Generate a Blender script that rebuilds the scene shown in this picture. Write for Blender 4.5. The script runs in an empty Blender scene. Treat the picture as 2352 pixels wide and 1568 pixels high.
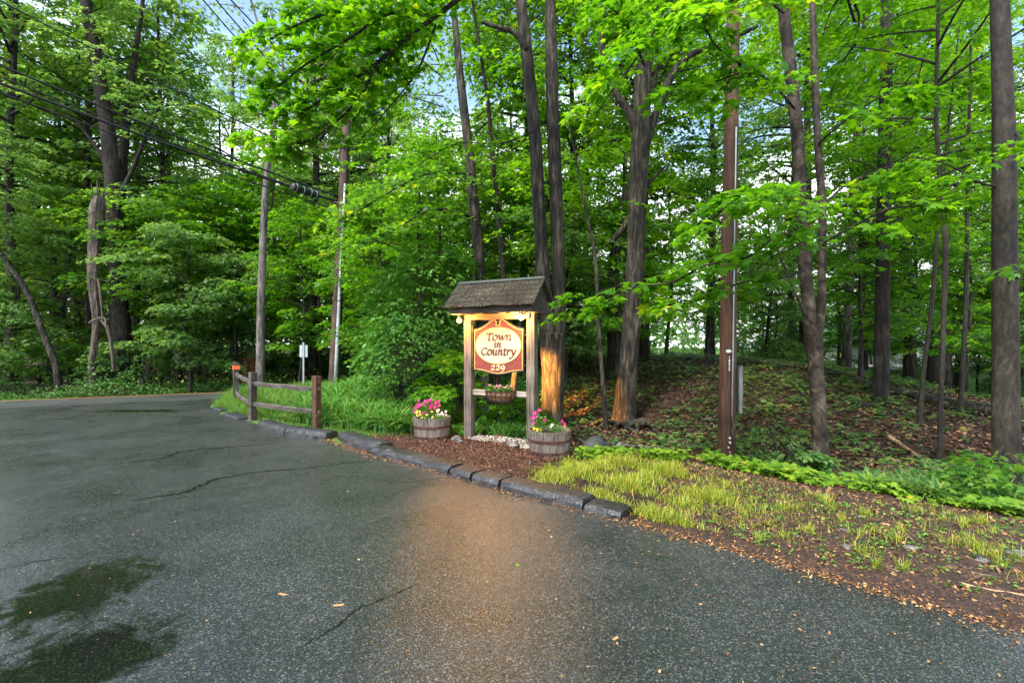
import bpy, bmesh, math, random
import numpy as np
from mathutils import Vector, Matrix

sc = bpy.context.scene
C = sc.collection
rad = math.radians
# ------------------------------------------------------------------ camera
cam_d = bpy.data.cameras.new("camera"); cam = bpy.data.objects.new("camera", cam_d); C.objects.link(cam)
cam.location = (0, 0, 1.6); cam.rotation_euler = (rad(90), 0, 0)
cam_d.sensor_width = 36; cam_d.lens = 17.0; cam_d.shift_y = 11/2352
cam_d.clip_start = 0.05; cam_d.clip_end = 900
sc.camera = cam
# ------------------------------------------------------------------ sky + sun
SUN_EL, SUN_AZ = 52, 215          # azimuth clockwise from +Y: sun high behind the camera's left
w = bpy.data.worlds.new("World"); sc.world = w; w.use_nodes = True
nt = w.node_tree; nt.nodes.clear()
def wn(t, **k):
    n = nt.nodes.new(t)
    for a, b in k.items(): setattr(n, a, b)
    return n
out = wn('ShaderNodeOutputWorld'); bg = wn('ShaderNodeBackground'); bg2 = wn('ShaderNodeBackground'); mx = wn('ShaderNodeMixShader')
sky = wn('ShaderNodeTexSky', sky_type='NISHITA', sun_disc=False, sun_elevation=rad(SUN_EL), sun_rotation=rad(SUN_AZ))
sky.air_density = 1.0; sky.dust_density = 1.0
bg.inputs[1].default_value = 0.14
nt.links.new(sky.outputs[0], bg.inputs[0])
bg2.inputs[0].default_value = (0.93, 0.97, 1.0, 1); bg2.inputs[1].default_value = 0.95
tc = wn('ShaderNodeTexCoord'); no = wn('ShaderNodeTexNoise'); no.inputs['Scale'].default_value = 2.2; no.inputs['Detail'].default_value = 6
mp = wn('ShaderNodeMapping'); mp.inputs['Scale'].default_value = (1, 1, 2.2); mp.inputs['Location'].default_value = (.35, .1, .2)
nt.links.new(tc.outputs['Generated'], mp.inputs[0]); nt.links.new(mp.outputs[0], no.inputs[0])
sx = wn('ShaderNodeSeparateXYZ'); nt.links.new(tc.outputs['Generated'], sx.inputs[0])
m1 = wn('ShaderNodeMapRange'); m1.inputs[1].default_value = .22; m1.inputs[2].default_value = .50; m1.inputs[3].default_value = .30; m1.inputs[4].default_value = -.17
nt.links.new(sx.outputs[2], m1.inputs[0])
ad = wn('ShaderNodeMath', operation='ADD'); nt.links.new(no.outputs[0], ad.inputs[0]); nt.links.new(m1.outputs[0], ad.inputs[1])
m2 = wn('ShaderNodeMapRange'); m2.inputs[1].default_value = .46; m2.inputs[2].default_value = .64
nt.links.new(ad.outputs[0], m2.inputs[0])
nt.links.new(m2.outputs[0], mx.inputs[0]); nt.links.new(bg.outputs[0], mx.inputs[1]); nt.links.new(bg2.outputs[0], mx.inputs[2])
nt.links.new(mx.outputs[0], out.inputs[0])
sun_d = bpy.data.lights.new("sun", 'SUN'); sun_d.energy = 2.2; sun_d.angle = rad(14); sun_d.color = (1, .96, .88)
sun = bpy.data.objects.new("sun", sun_d); C.objects.link(sun)
a_, e_ = rad(SUN_AZ), rad(SUN_EL)
sd = Vector((math.sin(a_)*math.cos(e_), math.cos(a_)*math.cos(e_), math.sin(e_)))
sun.rotation_euler = (-sd).to_track_quat('-Z', 'Y').to_euler(); sun.location = sd*60
sc.view_settings.view_transform = 'Standard'; sc.view_settings.look = 'None'
sc.view_settings.exposure = 1.7; sc.view_settings.gamma = 1
cy = sc.cycles
cy.use_denoising = True; cy.max_bounces = 7; cy.diffuse_bounces = 4; cy.glossy_bounces = 3; cy.transmission_bounces = 5
cy.transparent_max_bounces = 6; cy.caustics_reflective = False; cy.caustics_refractive = False
cy.use_adaptive_sampling = True; cy.adaptive_threshold = 0.02; cy.sample_clamp_indirect = 6

# ------------------------------------------------------------------ helpers
F = 17.0/36*2352
def W(px, py, D):                  # photo-measured direction + depth -> world metres
    return Vector(((px-1176)/F*D, D, 1.6-(py-795)/F*D))
def G(px, py, z=0.0):              # point on the plane z
    D = (1.6-z)*F/(py-795); return (px-1176)/F*D, D
def link(o, parent=None):
    C.objects.link(o)
    if parent: o.parent = parent
    return o
def tag(o, label=None, cat=None, group=None, kind=None):
    if label: o['label'] = label
    if cat: o['category'] = cat
    if group: o['group'] = group
    if kind: o['kind'] = kind
    return o
def thing(name, label, cat, loc=(0, 0, 0), rz=0, group=None):
    o = bpy.data.objects.new(name, None); o.empty_display_size = .2
    o.location = loc; o.rotation_euler = (0, 0, rz)
    return tag(link(o), label, cat, group)
def raw(verts, faces, mat, name='m', smooth=False, var=None):
    me = bpy.data.meshes.new(name); me.from_pydata([tuple(v) for v in verts], [], faces)
    if mat: me.materials.append(mat)
    if smooth: me.shade_smooth()
    if var is not None:
        a = me.attributes.new('var', 'FLOAT', 'POINT'); a.data.foreach_set('value', np.asarray(var, np.float32))
    me.update(); return me
def npmesh(V, T, mat, var=None, name='m', smooth=False):
    V = np.asarray(V, np.float32).reshape(-1, 3); T = np.asarray(T, np.int32)
    k = T.shape[1]; n = len(T)
    me = bpy.data.meshes.new(name); me.vertices.add(len(V)); me.vertices.foreach_set('co', V.ravel())
    me.loops.add(n*k); me.loops.foreach_set('vertex_index', T.ravel())
    me.polygons.add(n); me.polygons.foreach_set('loop_start', np.arange(0, n*k, k, dtype=np.int32))
    try: me.polygons.foreach_set('loop_total', np.full(n, k, np.int32))
    except Exception: pass
    if mat: me.materials.append(mat)
    me.update(calc_edges=True)
    if smooth: me.shade_smooth()
    if var is not None:
        a = me.attributes.new('var', 'FLOAT', 'POINT'); a.data.foreach_set('value', np.asarray(var, np.float32).ravel())
    return me
def ob(name, me, parent=None):
    return link(bpy.data.objects.new(name, me), parent)
def bm_ob(name, bm, mat, parent=None, smooth=False, bevel=0):
    if bevel: bmesh.ops.bevel(bm, geom=bm.edges[:], offset=bevel, segments=2, affect='EDGES', profile=.5)
    me = bpy.data.meshes.new(name); bm.to_mesh(me); bm.free(); me.materials.append(mat)
    if smooth: me.shade_smooth()
    return ob(name, me, parent)
def box(bm, c, s, rot=None):
    m = Matrix.Translation(c)
    if rot is not None: m = m @ rot
    r = bmesh.ops.create_cube(bm, size=1, matrix=m @ Matrix.Diagonal((*s, 1)))
    return r['verts']
def norm(a): return a/np.maximum(np.linalg.norm(a, axis=-1, keepdims=True), 1e-9)
def smooth_path(pts, n=6):
    P = [Vector(p) for p in pts]; out = []
    for i in range(len(P)-1):
        p0 = P[max(i-1, 0)]; p1 = P[i]; p2 = P[i+1]; p3 = P[min(i+2, len(P)-1)]
        for k in range(n):
            t = k/n; out.append(.5*((2*p1)+(p2-p0)*t+(2*p0-5*p1+4*p2-p3)*t*t+(3*p1-p0-3*p2+p3)*t**3))
    out.append(P[-1]); return out
def tube(V, Fc, pts, radii, n=8, rough=0., rng=None, cap=True, flare=0):
    """append a tube along pts (list of Vector) to lists V,Fc"""
    pts = [Vector(p) for p in pts]; base = len(V); m = len(pts)
    up = Vector((0.01, 1, 0.02)); t0 = (pts[1]-pts[0]).normalized()
    side = t0.cross(up)
    if side.length < .2: side = t0.cross(Vector((1, 0, 0)))
    side.normalize()
    ph = [(rng.random()*6.28) for _ in range(3)] if rng else [0, 0, 0]
    for i, p in enumerate(pts):
        t = (pts[min(i+1, m-1)]-pts[max(i-1, 0)]).normalized()
        side = (side-t*side.dot(t)).normalized(); b = t.cross(side)
        for k in range(n):
            a = 2*math.pi*k/n; r = radii[i]
            if rough:
                r *= 1+rough*(.5*math.sin(3*a+ph[0]+i*.25)+.35*math.sin(5*a+ph[1]-i*.17)+.4*(rng.random()-.5))
            if flare and i < 6:
                f = (1-i/6)**2*flare; r *= 1+f*(.55+.5*math.sin(4*a+ph[2])+.35*math.sin(7*a+ph[0]))
            V.append(p+side*(r*math.cos(a))+b*(r*math.sin(a)))
    for i in range(m-1):
        for k in range(n):
            k2 = (k+1) % n
            Fc.append((base+i*n+k, base+i*n+k2, base+(i+1)*n+k2, base+(i+1)*n+k))
    if cap:
        Fc.append(tuple(base+k for k in range(n))[::-1]); Fc.append(tuple(base+(m-1)*n+k for k in range(n)))

# ------------------------------------------------------------------ materials
def newmat(name):
    m = bpy.data.materials.new(name); m.use_nodes = True
    t = m.node_tree; t.nodes.clear()
    o = t.nodes.new('ShaderNodeOutputMaterial'); p = t.nodes.new('ShaderNodeBsdfPrincipled')
    t.links.new(p.outputs[0], o.inputs[0]); return m, t, p, o
def N(t, ty, **k):
    n = t.nodes.new(ty)
    for a, b in k.items():
        if a in n.inputs: n.inputs[a].default_value = b
        else: setattr(n, a, b)
    return n
def ramp(t, fac, stops):
    r = t.nodes.new('ShaderNodeValToRGB'); e = r.color_ramp.elements
    while len(e) < len(stops): e.new(.5)
    for i, (p, c) in enumerate(stops): e[i].position = p; e[i].color = (*c, 1)
    t.links.new(fac, r.inputs[0]); return r.outputs[0]
def plain(name, col, rough=.6, metal=0, spec=.5):
    m, t, p, o = newmat(name); p.inputs['Base Color'].default_value = (*col, 1); p.inputs['Roughness'].default_value = rough
    p.inputs['Metallic'].default_value = metal; p.inputs['Specular IOR Level'].default_value = spec
    c = N(t, 'ShaderNodeTexCoord'); n = N(t, 'ShaderNodeTexNoise', Scale=14., Detail=5.); t.links.new(c.outputs['Object'], n.inputs[0])
    mxn = N(t, 'ShaderNodeMix', data_type='RGBA', blend_type='MULTIPLY'); mxn.inputs[0].default_value = .5
    mxn.inputs[6].default_value = (*col, 1); t.links.new(ramp(t, n.outputs[0], [(.3, (.55,)*3), (.7, (1.2,)*3)]), mxn.inputs[7])
    t.links.new(mxn.outputs[2], p.inputs['Base Color']); return m
def grain(name, stops, sc3=(40, 40, 3), bump=.4, rough=.8, extra=None, nscale=1., bdist=.01, spec=.35):
    """streaky material: bark, weathered wood, rust. stretched noise in object space"""
    m, t, p, o = newmat(name)
    c = N(t, 'ShaderNodeTexCoord'); mp = N(t, 'ShaderNodeMapping'); mp.inputs['Scale'].default_value = sc3
    t.links.new(c.outputs['Object'], mp.inputs[0])
    n = N(t, 'ShaderNodeTexNoise', Scale=nscale, Detail=7., Roughness=.68, Distortion=.5); t.links.new(mp.outputs[0], n.inputs[0])
    n2 = N(t, 'ShaderNodeTexNoise', Scale=2.3, Detail=4.); t.links.new(c.outputs['Object'], n2.inputs[0])
    a = N(t, 'ShaderNodeMath', operation='MULTIPLY_ADD'); t.links.new(n2.outputs[0], a.inputs[0]); a.inputs[1].default_value = .45
    s = N(t, 'ShaderNodeMath', operation='SUBTRACT'); t.links.new(n.outputs[0], s.inputs[0]); s.inputs[1].default_value = .22
    t.links.new(s.outputs[0], a.inputs[2])
    cn = N(t, 'ShaderNodeMapRange'); t.links.new(a.outputs[0], cn.inputs[0]); cn.inputs[1].default_value = .27; cn.inputs[2].default_value = .76
    col = ramp(t, cn.outputs[0], stops); t.links.new(col, p.inputs['Base Color'])
    p.inputs['Roughness'].default_value = rough; p.inputs['Specular IOR Level'].default_value = spec
    b = N(t, 'ShaderNodeBump', Strength=bump, Distance=bdist); t.links.new(n.outputs[0], b.inputs['Height']); t.links.new(b.outputs[0], p.inputs['Normal'])
    return m
def leafmat(name, c_dark, c_mid, c_light, transl=.42, rough=.42, tcol=(1.25, 1.25, .5)):
    m, t, p, o = newmat(name)
    at = N(t, 'ShaderNodeAttribute', attribute_name='var')
    col = ramp(t, at.outputs['Fac'], [(0, c_dark), (.52, c_mid), (.93, c_light), (1, (min(.8, c_light[0]*1.9), c_light[1]*1.05, c_light[2]))])
    t.links.new(col, p.inputs['Base Color']); p.inputs['Roughness'].default_value = rough; p.inputs['Specular IOR Level'].default_value = .45
    tr = N(t, 'ShaderNodeBsdfTranslucent'); mm = N(t, 'ShaderNodeMix', data_type='RGBA', blend_type='MULTIPLY'); mm.inputs[0].default_value = 1
    t.links.new(col, mm.inputs[6]); mm.inputs[7].default_value = (*tcol, 1); t.links.new(mm.outputs[2], tr.inputs[0])
    ms = N(t, 'ShaderNodeMixShader'); ms.inputs[0].default_value = transl
    t.links.new(p.outputs[0], ms.inputs[1]); t.links.new(tr.outputs[0], ms.inputs[2]); t.links.new(ms.outputs[0], o.inputs[0])
    return m
LEAF_WOOD = leafmat('woodland_leaf', (.032, .11, .014), (.080, .22, .026), (.19, .35, .045), .6, .42, (2.1, 1.75, .55))
LEAF_COOL = leafmat('cool_leaf', (.045, .12, .032), (.105, .235, .062), (.22, .36, .11), .55, .38, (1.9, 1.6, .75))
LEAF_MAPLE = leafmat('maple_leaf', (.035, .13, .008), (.085, .25, .015), (.17, .36, .02), .6, .4, (2.0, 1.7, .4))
LEAF_SHRUB = leafmat('shrub_leaf', (.035, .12, .02), (.08, .22, .035), (.15, .33, .05), .35, .3)
LEAF_LIME = leafmat('lime_leaf', (.07, .19, .012), (.15, .30, .018), (.27, .40, .03), .35, .45)
GRASS_M = leafmat('grass_blade', (.06, .17, .02), (.12, .27, .035), (.22, .36, .06), .35, .5)
GRASS_Y = leafmat('verge_grass_blade', (.12, .22, .015), (.30, .38, .025), (.50, .46, .07), .35, .5)  # warm lamp glow on the verge is put into this yellow
LILY_M = leafmat('strap_leaf', (.06, .19, .03), (.12, .31, .05), (.22, .42, .11), .3, .25)
HERB_M = leafmat('herb_leaf', (.04, .14, .03), (.08, .22, .05), (.14, .30, .08), .35, .5)
DEAD_M = leafmat('dead_leaf', (.035, .018, .010), (.10, .048, .024), (.24, .135, .07), .08, .6, (1, 1, 1))
CHIP_M = leafmat('bark_chip', (.035, .014, .009), (.08, .034, .019), (.20, .10, .055), .02, .5, (1, 1, 1))
BITS_M = leafmat('tree_debris', (.10, .042, .015), (.32, .15, .05), (.52, .32, .14), .05, .5, (1, 1, 1))
BARK_GREY = grain('grey_bark', [(.25, (.004, .0035, .0025)), (.5, (.023, .019, .0125)), (.85, (.095, .082, .058))], (15, 15, 2.4), 1., .85, bdist=.03)
BARK_DARK = grain('dark_bark', [(.2, (.004, .003, .0025)), (.5, (.017, .0135, .010)), (.9, (.055, .044, .034))], (17, 17, 2.6), 1., .9, bdist=.03)
BARK_PALE = grain('pale_bark', [(.15, (.03, .027, .023)), (.45, (.10, .09, .075)), (.85, (.22, .20, .17))], (18, 18, 2.4), .9, .85, bdist=.02)
BARK_BLOTCH = grain('blotchy_bark', [(.2, (.007, .005, .004)), (.42, (.024, .016, .011)), (.62, (.062, .045, .032)), (.9, (.14, .115, .088))], (7, 7, 5), .7, .8, bdist=.015)
BARK_SMOOTH = grain('smooth_bark', [(.1, (.009, .007, .005)), (.5, (.026, .021, .0155)), (.95, (.070, .058, .044))], (22, 22, 9), .6, .8, bdist=.01)
DEADWOOD = grain('deadwood', [(.12, (.02, .014, .011)), (.5, (.09, .07, .056)), (.9, (.24, .20, .17))], (26, 26, 3), 1., .85, bdist=.03)
POLE_RED = grain('creosoted_pole', [(.1, (.026, .015, .011)), (.45, (.066, .036, .024)), (.85, (.14, .085, .058))], (30, 30, .9), .8, .7)
POLE_GREY = grain('weathered_pole', [(.2, (.035, .024, .018)), (.5, (.12, .085, .062)), (.8, (.22, .17, .13))], (30, 30, .9), .8, .8)
POST_WOOD = grain('weathered_post', [(.15, (.035, .027, .021)), (.5, (.12, .098, .078)), (.9, (.23, .20, .165))], (42, 42, 1.6), .7, .75)
TAN_WOOD = grain('tan_timber', [(.2, (.16, .09, .045)), (.5, (.38, .25, .14)), (.85, (.52, .38, .24))], (3, 40, 40), .4, .7)
RAIL_WOOD = grain('rail_wood', [(.15, (.020, .016, .013)), (.5, (.070, .059, .048)), (.9, (.175, .155, .13))], (3, 42, 42), .8, .8)
BARREL_W = grain('barrel_oak', [(.15, (.045, .035, .028)), (.5, (.15, .125, .105)), (.9, (.28, .245, .205))], (60, 60, 3), .9, .85)
SHAKE = grain('mossy_shake', [(.15, (.010, .007, .005)), (.45, (.030, .022, .014)), (.70, (.054, .045, .027)), (.95, (.12, .125, .09))], (34, 8, 34), .8, .9)
FASCIA = grain('dark_fascia', [(.2, (.02, .015, .012)), (.6, (.07, .055, .045)), (.9, (.12, .10, .08))], (3, 30, 30), .5, .8)
RUST = grain('rusty_hoop', [(.2, (.035, .014, .010)), (.6, (.085, .034, .024)), (.9, (.15, .06, .04))], (12, 12, 12), .3, .6)
STEEL = plain('galvanised', (.45, .48, .50), .38, .6)
PVC = plain('grey_conduit', (.36, .40, .42), .45)
PANEL_BACK = plain('sign_back', (.42, .47, .49), .5, .2)
BLACK = plain('black_rubber', (.012, .012, .013), .4)
WIRE = plain('cable_black', (.008, .008, .009), .6, 0, .2)
RED = plain('maroon_paint', (.17, .030, .018), .45)
CREAM = plain('cream_paint', (.46, .39, .27), .5)
GOLD = plain('gold_leaf', (.78, .50, .14), .35, .4)
BROWN_INK = plain('brown_letters', (.095, .022, .010), .5)
ORANGE = plain('orange_tape', (.85, .13, .02), .5)
WHITE = plain('white_paint', (.75, .74, .70), .5)
SOIL = plain('dark_soil', (.03, .02, .015), .95)
ROCK = grain('field_stone', [(.2, (.05, .05, .05)), (.5, (.14, .135, .13)), (.8, (.26, .25, .24))], (9, 9, 9), .6, .8)
PEB = leafmat('white_pebble', (.10, .085, .07), (.22, .19, .155), (.40, .36, .31), 0.0, .6, (1, 1, 1))
PINK = leafmat('pink_petal', (.42, .01, .12), (.65, .015, .22), (.75, .06, .38), .25, .5, (1.1, .8, 1))
YEL = leafmat('yellow_petal', (.65, .42, .03), (.78, .60, .10), (.80, .72, .30), .25, .5, (1, 1, .7))
PALE_P = leafmat('pale_petal', (.6, .48, .45), (.76, .68, .55), (.8, .78, .7), .25, .5, (1, 1, 1))
COCO = grain('coco_liner', [(.2, (.06, .03, .012)), (.5, (.18, .09, .04)), (.8, (.30, .17, .08))], (40, 40, 40), .8, .95)

def asphalt(name, dark, light, wet0, wet1, gs=95, patch=True, bump=.5, tint=None):
    m, t, p, o = newmat(name)
    c = N(t, 'ShaderNodeTexCoord'); L = t.links.new
    v = N(t, 'ShaderNodeTexVoronoi', Scale=gs); L(c.outputs['Object'], v.inputs[0])
    n1 = N(t, 'ShaderNodeTexNoise', Scale=gs*.9, Detail=3.); L(c.outputs['Object'], n1.inputs[0])
    big = N(t, 'ShaderNodeTexNoise', Scale=.8, Detail=9., Roughness=.72, Distortion=.4); L(c.outputs['Object'], big.inputs[0])
    sepc = N(t, 'ShaderNodeSeparateColor'); L(v.outputs['Color'], sepc.inputs[0])
    base = ramp(t, sepc.outputs[0], [(0, dark), (.6, tuple(d*1.7 for d in dark)), (.86, light), (.975, tuple(min(.5, l*2.0) for l in light)), (1, (.22, .15, .08))])
    mul = N(t, 'ShaderNodeMix', data_type='RGBA', blend_type='MULTIPLY'); mul.inputs[0].default_value = 1
    L(base, mul.inputs[6]); L(ramp(t, big.outputs[0], [(.35, (.68, .71, .68)), (.62, (1.2, 1.19, 1.17))]), mul.inputs[7])
    L(mul.outputs[2], p.inputs['Base Color'])
    rr = N(t, 'ShaderNodeMapRange'); L(big.outputs[0], rr.inputs[0]); rr.inputs[1].default_value = .36; rr.inputs[2].default_value = .6
    rr.inputs[3].default_value = wet0; rr.inputs[4].default_value = wet1
    # puddle: a shallow hollow in the lower left where water stands
    fac = None
    L(rr.outputs[0], p.inputs['Roughness'])
    h = N(t, 'ShaderNodeMath', operation='MULTIPLY_ADD'); L(v.outputs['Distance'], h.inputs[0]); h.inputs[1].default_value = 1.0; L(n1.outputs[0], h.inputs[2])
    b = N(t, 'ShaderNodeBump', Strength=bump, Distance=.006); L(h.outputs[0], b.inputs['Height'])
    L(b.outputs[0], p.inputs['Normal'])
    if patch:
        cols = []
        for (cx, cyy, rx, ry) in PUDDLES:
            mpn = N(t, 'ShaderNodeMapping'); mpn.vector_type = 'TEXTURE'
            mpn.inputs['Location'].default_value = (cx, cyy, 0); mpn.inputs['Scale'].default_value = (rx, ry, 1)
            L(c.outputs['Object'], mpn.inputs[0])
            ln = N(t, 'ShaderNodeVectorMath', operation='LENGTH'); L(mpn.outputs[0], ln.inputs[0])
            cols.append(ln.outputs['Value'])
        cur = cols[0]
        for x in cols[1:]:
            mn = N(t, 'ShaderNodeMath', operation='MINIMUM'); L(cur, mn.inputs[0]); L(x, mn.inputs[1]); cur = mn.outputs[0]
        nz = N(t, 'ShaderNodeTexNoise', Scale=3.6, Detail=8., Distortion=1.5); L(c.outputs['Object'], nz.inputs[0])
        aa = N(t, 'ShaderNodeMath', operation='MULTIPLY_ADD'); L(nz.outputs[0], aa.inputs[0]); aa.inputs[1].default_value = 2.1; L(cur, aa.inputs[2])
        mk = N(t, 'ShaderNodeMapRange'); L(aa.outputs[0], mk.inputs[0]); mk.inputs[1].default_value = 1.7; mk.inputs[2].default_value = 2.15; mk.inputs[3].default_value = 1; mk.inputs[4].default_value = 0
        r2 = N(t, 'ShaderNodeMix', data_type='FLOAT'); L(mk.outputs[0], r2.inputs[0]); L(rr.outputs[0], r2.inputs[2]); r2.inputs[3].default_value = .06
        L(r2.outputs[0], p.inputs['Roughness'])
        bs = N(t, 'ShaderNodeMapRange'); L(mk.outputs[0], bs.inputs[0]); bs.inputs[3].default_value = bump; bs.inputs[4].default_value = .05
        L(bs.outputs[0], b.inputs['Strength'])
        wet = N(t, 'ShaderNodeMix', data_type='RGBA', blend_type='MULTIPLY'); L(mk.outputs[0], wet.inputs[0]); L(mul.outputs[2], wet.inputs[6]); wet.inputs[7].default_value = (.22, .25, .21, 1)
        L(wet.outputs[2], p.inputs['Base Color'])
    p.inputs['Specular IOR Level'].default_value = .9
    return m
PUDDLES = [(-2.85, 3.15, .36, .50), (-2.2, 2.45, .42, .42), (-9.3, 12.0, 1.3, .25)]
ASPH = asphalt('wet_asphalt', (.016, .018, .0185), (.056, .059, .058), .24, .34, 118, True, .32)
ROADM = asphalt('road_asphalt', (.018, .020, .018), (.04, .042, .04), .45, .6, 60, False, .3)
KERBM = asphalt('kerb_asphalt', (.006, .0065, .0075), (.017, .018, .021), .35, .6, 70, False, .9)
LINE_Y = plain('yellow_line', (.25, .14, .045), .6)

def groundmat():
    m, t, p, o = newmat('woodland_floor'); L = t.links.new
    c = N(t, 'ShaderNodeTexCoord')
    v = N(t, 'ShaderNodeTexVoronoi', Scale=17.); L(c.outputs['Object'], v.inputs[0])
    n = N(t, 'ShaderNodeTexNoise', Scale=9., Detail=8., Roughness=.75); L(c.outputs['Object'], n.inputs[0])
    sp = N(t, 'ShaderNodeSeparateColor'); L(v.outputs['Color'], sp.inputs[0])
    c1 = ramp(t, sp.outputs[0], [(0, (.014, .008, .005)), (.5, (.040, .021, .012)), (1, (.095, .052, .030))])
    c2 = ramp(t, n.outputs[0], [(.35, (.3, .3, .3)), (.65, (1.15, 1.1, 1.05))])
    mu = N(t, 'ShaderNodeMix', data_type='RGBA', blend_type='MULTIPLY'); mu.inputs[0].default_value = 1; L(c1, mu.inputs[6]); L(c2, mu.inputs[7])
    at = N(t, 'ShaderNodeAttribute', attribute_name='lawn')
    mg = N(t, 'ShaderNodeMix', data_type='RGBA'); L(at.outputs['Fac'], mg.inputs[0]); L(mu.outputs[2], mg.inputs[6])
    L(ramp(t, n.outputs[0], [(.3, (.03, .08, .012)), (.7, (.11, .22, .03))]), mg.inputs[7])
    L(mg.outputs[2], p.inputs['Base Color']); p.inputs['Roughness'].default_value = .85; p.inputs['Specular IOR Level'].default_value = .3
    ht = N(t, 'ShaderNodeMath', operation='ADD'); L(n.outputs[0], ht.inputs[0]); L(sp.outputs[1], ht.inputs[1])
    b = N(t, 'ShaderNodeBump', Strength=.8, Distance=.03); L(ht.outputs[0], b.inputs['Height']); L(b.outputs[0], p.inputs['Normal'])
    return m
GROUND = groundmat()

# ------------------------------------------------------------------ terrain
EDGE = [(26, -9), (10, 0), (5.6, 1.4), (2.86, 2.70), (2.37, 3.2), (1.78, 3.78), (1.02, 4.47), (.70, 4.74), (-.127, 5.43), (-.74, 6.02),
        (-2.11, 7.19), (-3.2, 8.34), (-5.3, 10.03), (-6.9, 11.46), (-8.15, 13.0), (-8.7, 14.3)]
LD = np.array([.883, .469]); L0 = np.array([-10.16, 16.44]); LN = np.array([-.469, .883])    # yellow line direction, a point on it, its normal (away)
def roadpt(s, t): p = L0+LD*s+LN*t; return float(p[0]), float(p[1])
NEAR = -2.1
EDGE2 = EDGE + [(-7.6, 15.2), roadpt(5, NEAR), roadpt(12, NEAR), roadpt(60, NEAR)]
PAVE = EDGE2 + [roadpt(60, .25), roadpt(-70, .25), (-70, -30), (26, -30)]
PAVE = np.array(PAVE, float)
def inside(x, y, poly):
    r = np.zeros(x.shape, bool); n = len(poly); j = n-1
    for i in range(n):
        xi, yi = poly[i]; xj, yj = poly[j]
        cnd = ((yi > y) != (yj > y)) & (x < (xj-xi)*(y-yi)/(yj-yi+1e-12)+xi); r ^= cnd; j = i
    return r
def dist_poly(x, y, pts):
    d = np.full(x.shape, 1e9)
    for (ax, ay), (bx, by) in zip(pts[:-1], pts[1:]):
        vx, vy = bx-ax, by-ay; tt = np.clip(((x-ax)*vx+(y-ay)*vy)/(vx*vx+vy*vy), 0, 1)
        d = np.minimum(d, np.hypot(x-ax-tt*vx, y-ay-tt*vy))
    return d
CTRL = []
def col(px, lst):
    for D, z in lst: CTRL.append(((px-1176)/F*D, D, z))
col(1600, [(5.5, .06), (6.9, .0), (8, -.28), (10, -.08), (12, .35), (14, .85), (16, 1.12), (20, 1.0), (28, 0), (40, -.8)])
col(2000, [(4.5, .06), (5.3, .0), (6.3, -.28), (7.5, -.12), (10, .27), (12, .6), (13.3, .75), (20, -.1), (35, -1.6)])
col(2300, [(3.6, .05), (4.4, .0), (6, -.15), (8, .05), (9.5, .22), (14, -.3), (30, -1.8)])
col(2700, [(3.2, .05), (6, -.1), (9, .2), (14, -.4), (30, -1.8)])
col(1300, [(8, -.12), (9, -.15), (10.2, -.08), (13, .35), (17, 1.0), (20, 1.05), (26, .1)])
col(1050, [(8.5, .02), (10, .02), (14, .3), (18, .5), (26, .2)])
col(880, [(8.6, .05), (10, .15), (12, .35), (14.5, .4)])
col(760, [(9.5, .05), (11, .15), (13.5, .30), (15.5, .3)])
col(600, [(11.5, .03), (13, .08)])
for x, y in ((-20, 24), (-40, 20), (-10, 30), (-30, 40), (0, 40), (-12, 22)): CTRL.append((x, y, -.35 if y < 25 else -.1))
for x, y in ((0, 80), (-60, 80), (60, 80), (-90, 20)): CTRL.append((x, y, 0 if x < 20 else -2))
CTRL.append((60, 20, -1.6)); CTRL.append((0, 2, 0)); CTRL.append((-8, 4, 0))
# ------- the trees measured one by one (photo polyline: x, y, trunk width), used for the ground heights too
HT = {}
def ht(key, D, pts): HT[key] = (D, pts); x = (pts[0][0]-1176)/F*D; CTRL.append((x, D, 1.6-(pts[0][1]-795)/F*D))
ht('oak', 20.5, [(285, 878, 74), (283, 820, 50), (275, 700, 44), (266, 560, 42), (258, 400, 40), (240, 250, 36), (217, 110, 31), (190, -20, 26)])
ht('oak2', 21.5, [(262, 872, 40), (268, 700, 34), (275, 480, 30), (285, 330, 24), (300, 200, 18), (320, 60, 12)])
ht('pole_tree', 16.5, [(597, 862, 22), (600, 700, 20), (607, 500, 17), (615, 380, 15), (630, 270, 13), (624, 160, 9), (600, 80, 6)])
ht('lean', 18, [(136, 888, 22), (128, 840, 18), (105, 780, 18), (75, 700, 17), (50, 650, 16), (15, 600, 15), (-20, 540, 13), (-50, 400, 10)])
ht('twin', 10.2, [(1268, 972, 58), (1269, 930, 52), (1270, 860, 52), (1268, 800, 56), (1270, 765, 58)])
ht('grand', 11.3, [(1432, 985, 70), (1434, 940, 52), (1442, 850, 44), (1452, 720, 42), (1460, 600, 41), (1464, 450, 42), (1468, 350, 44), (1476, 220, 40), (1484, 110, 34), (1500, -10, 26)])
ht('ytree', 6.5, [(1889, 1088, 50), (1884, 1020, 40), (1878, 920, 36), (1872, 820, 38), (1868, 745, 46)])
ht('mound_tree', 10.8, [(2022, 930, 52), (2023, 880, 40), (2027, 700, 36), (2030, 500, 34), (2033, 300, 33), (2037, 0, 29)])
ht('right_tree', 5.6, [(2312, 1128, 84), (2311, 1050, 72), (2310, 850, 68), (2308, 600, 64), (2305, 300, 58), (2296, 0, 48)])
ht('slim', 7.4, [(2158, 1085, 15), (2160, 950, 13), (2168, 700, 13), (2172, 560, 15), (2160, 420, 12), (2150, 250, 11), (2156, 0, 9)])
ht('middle', 12.2, [(1112, 905, 30), (1108, 760, 26), (1103, 620, 24), (1088, 470, 24), (1078, 350, 22), (1062, 220, 20), (1052, 130, 17), (1040, 0, 13)])
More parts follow.
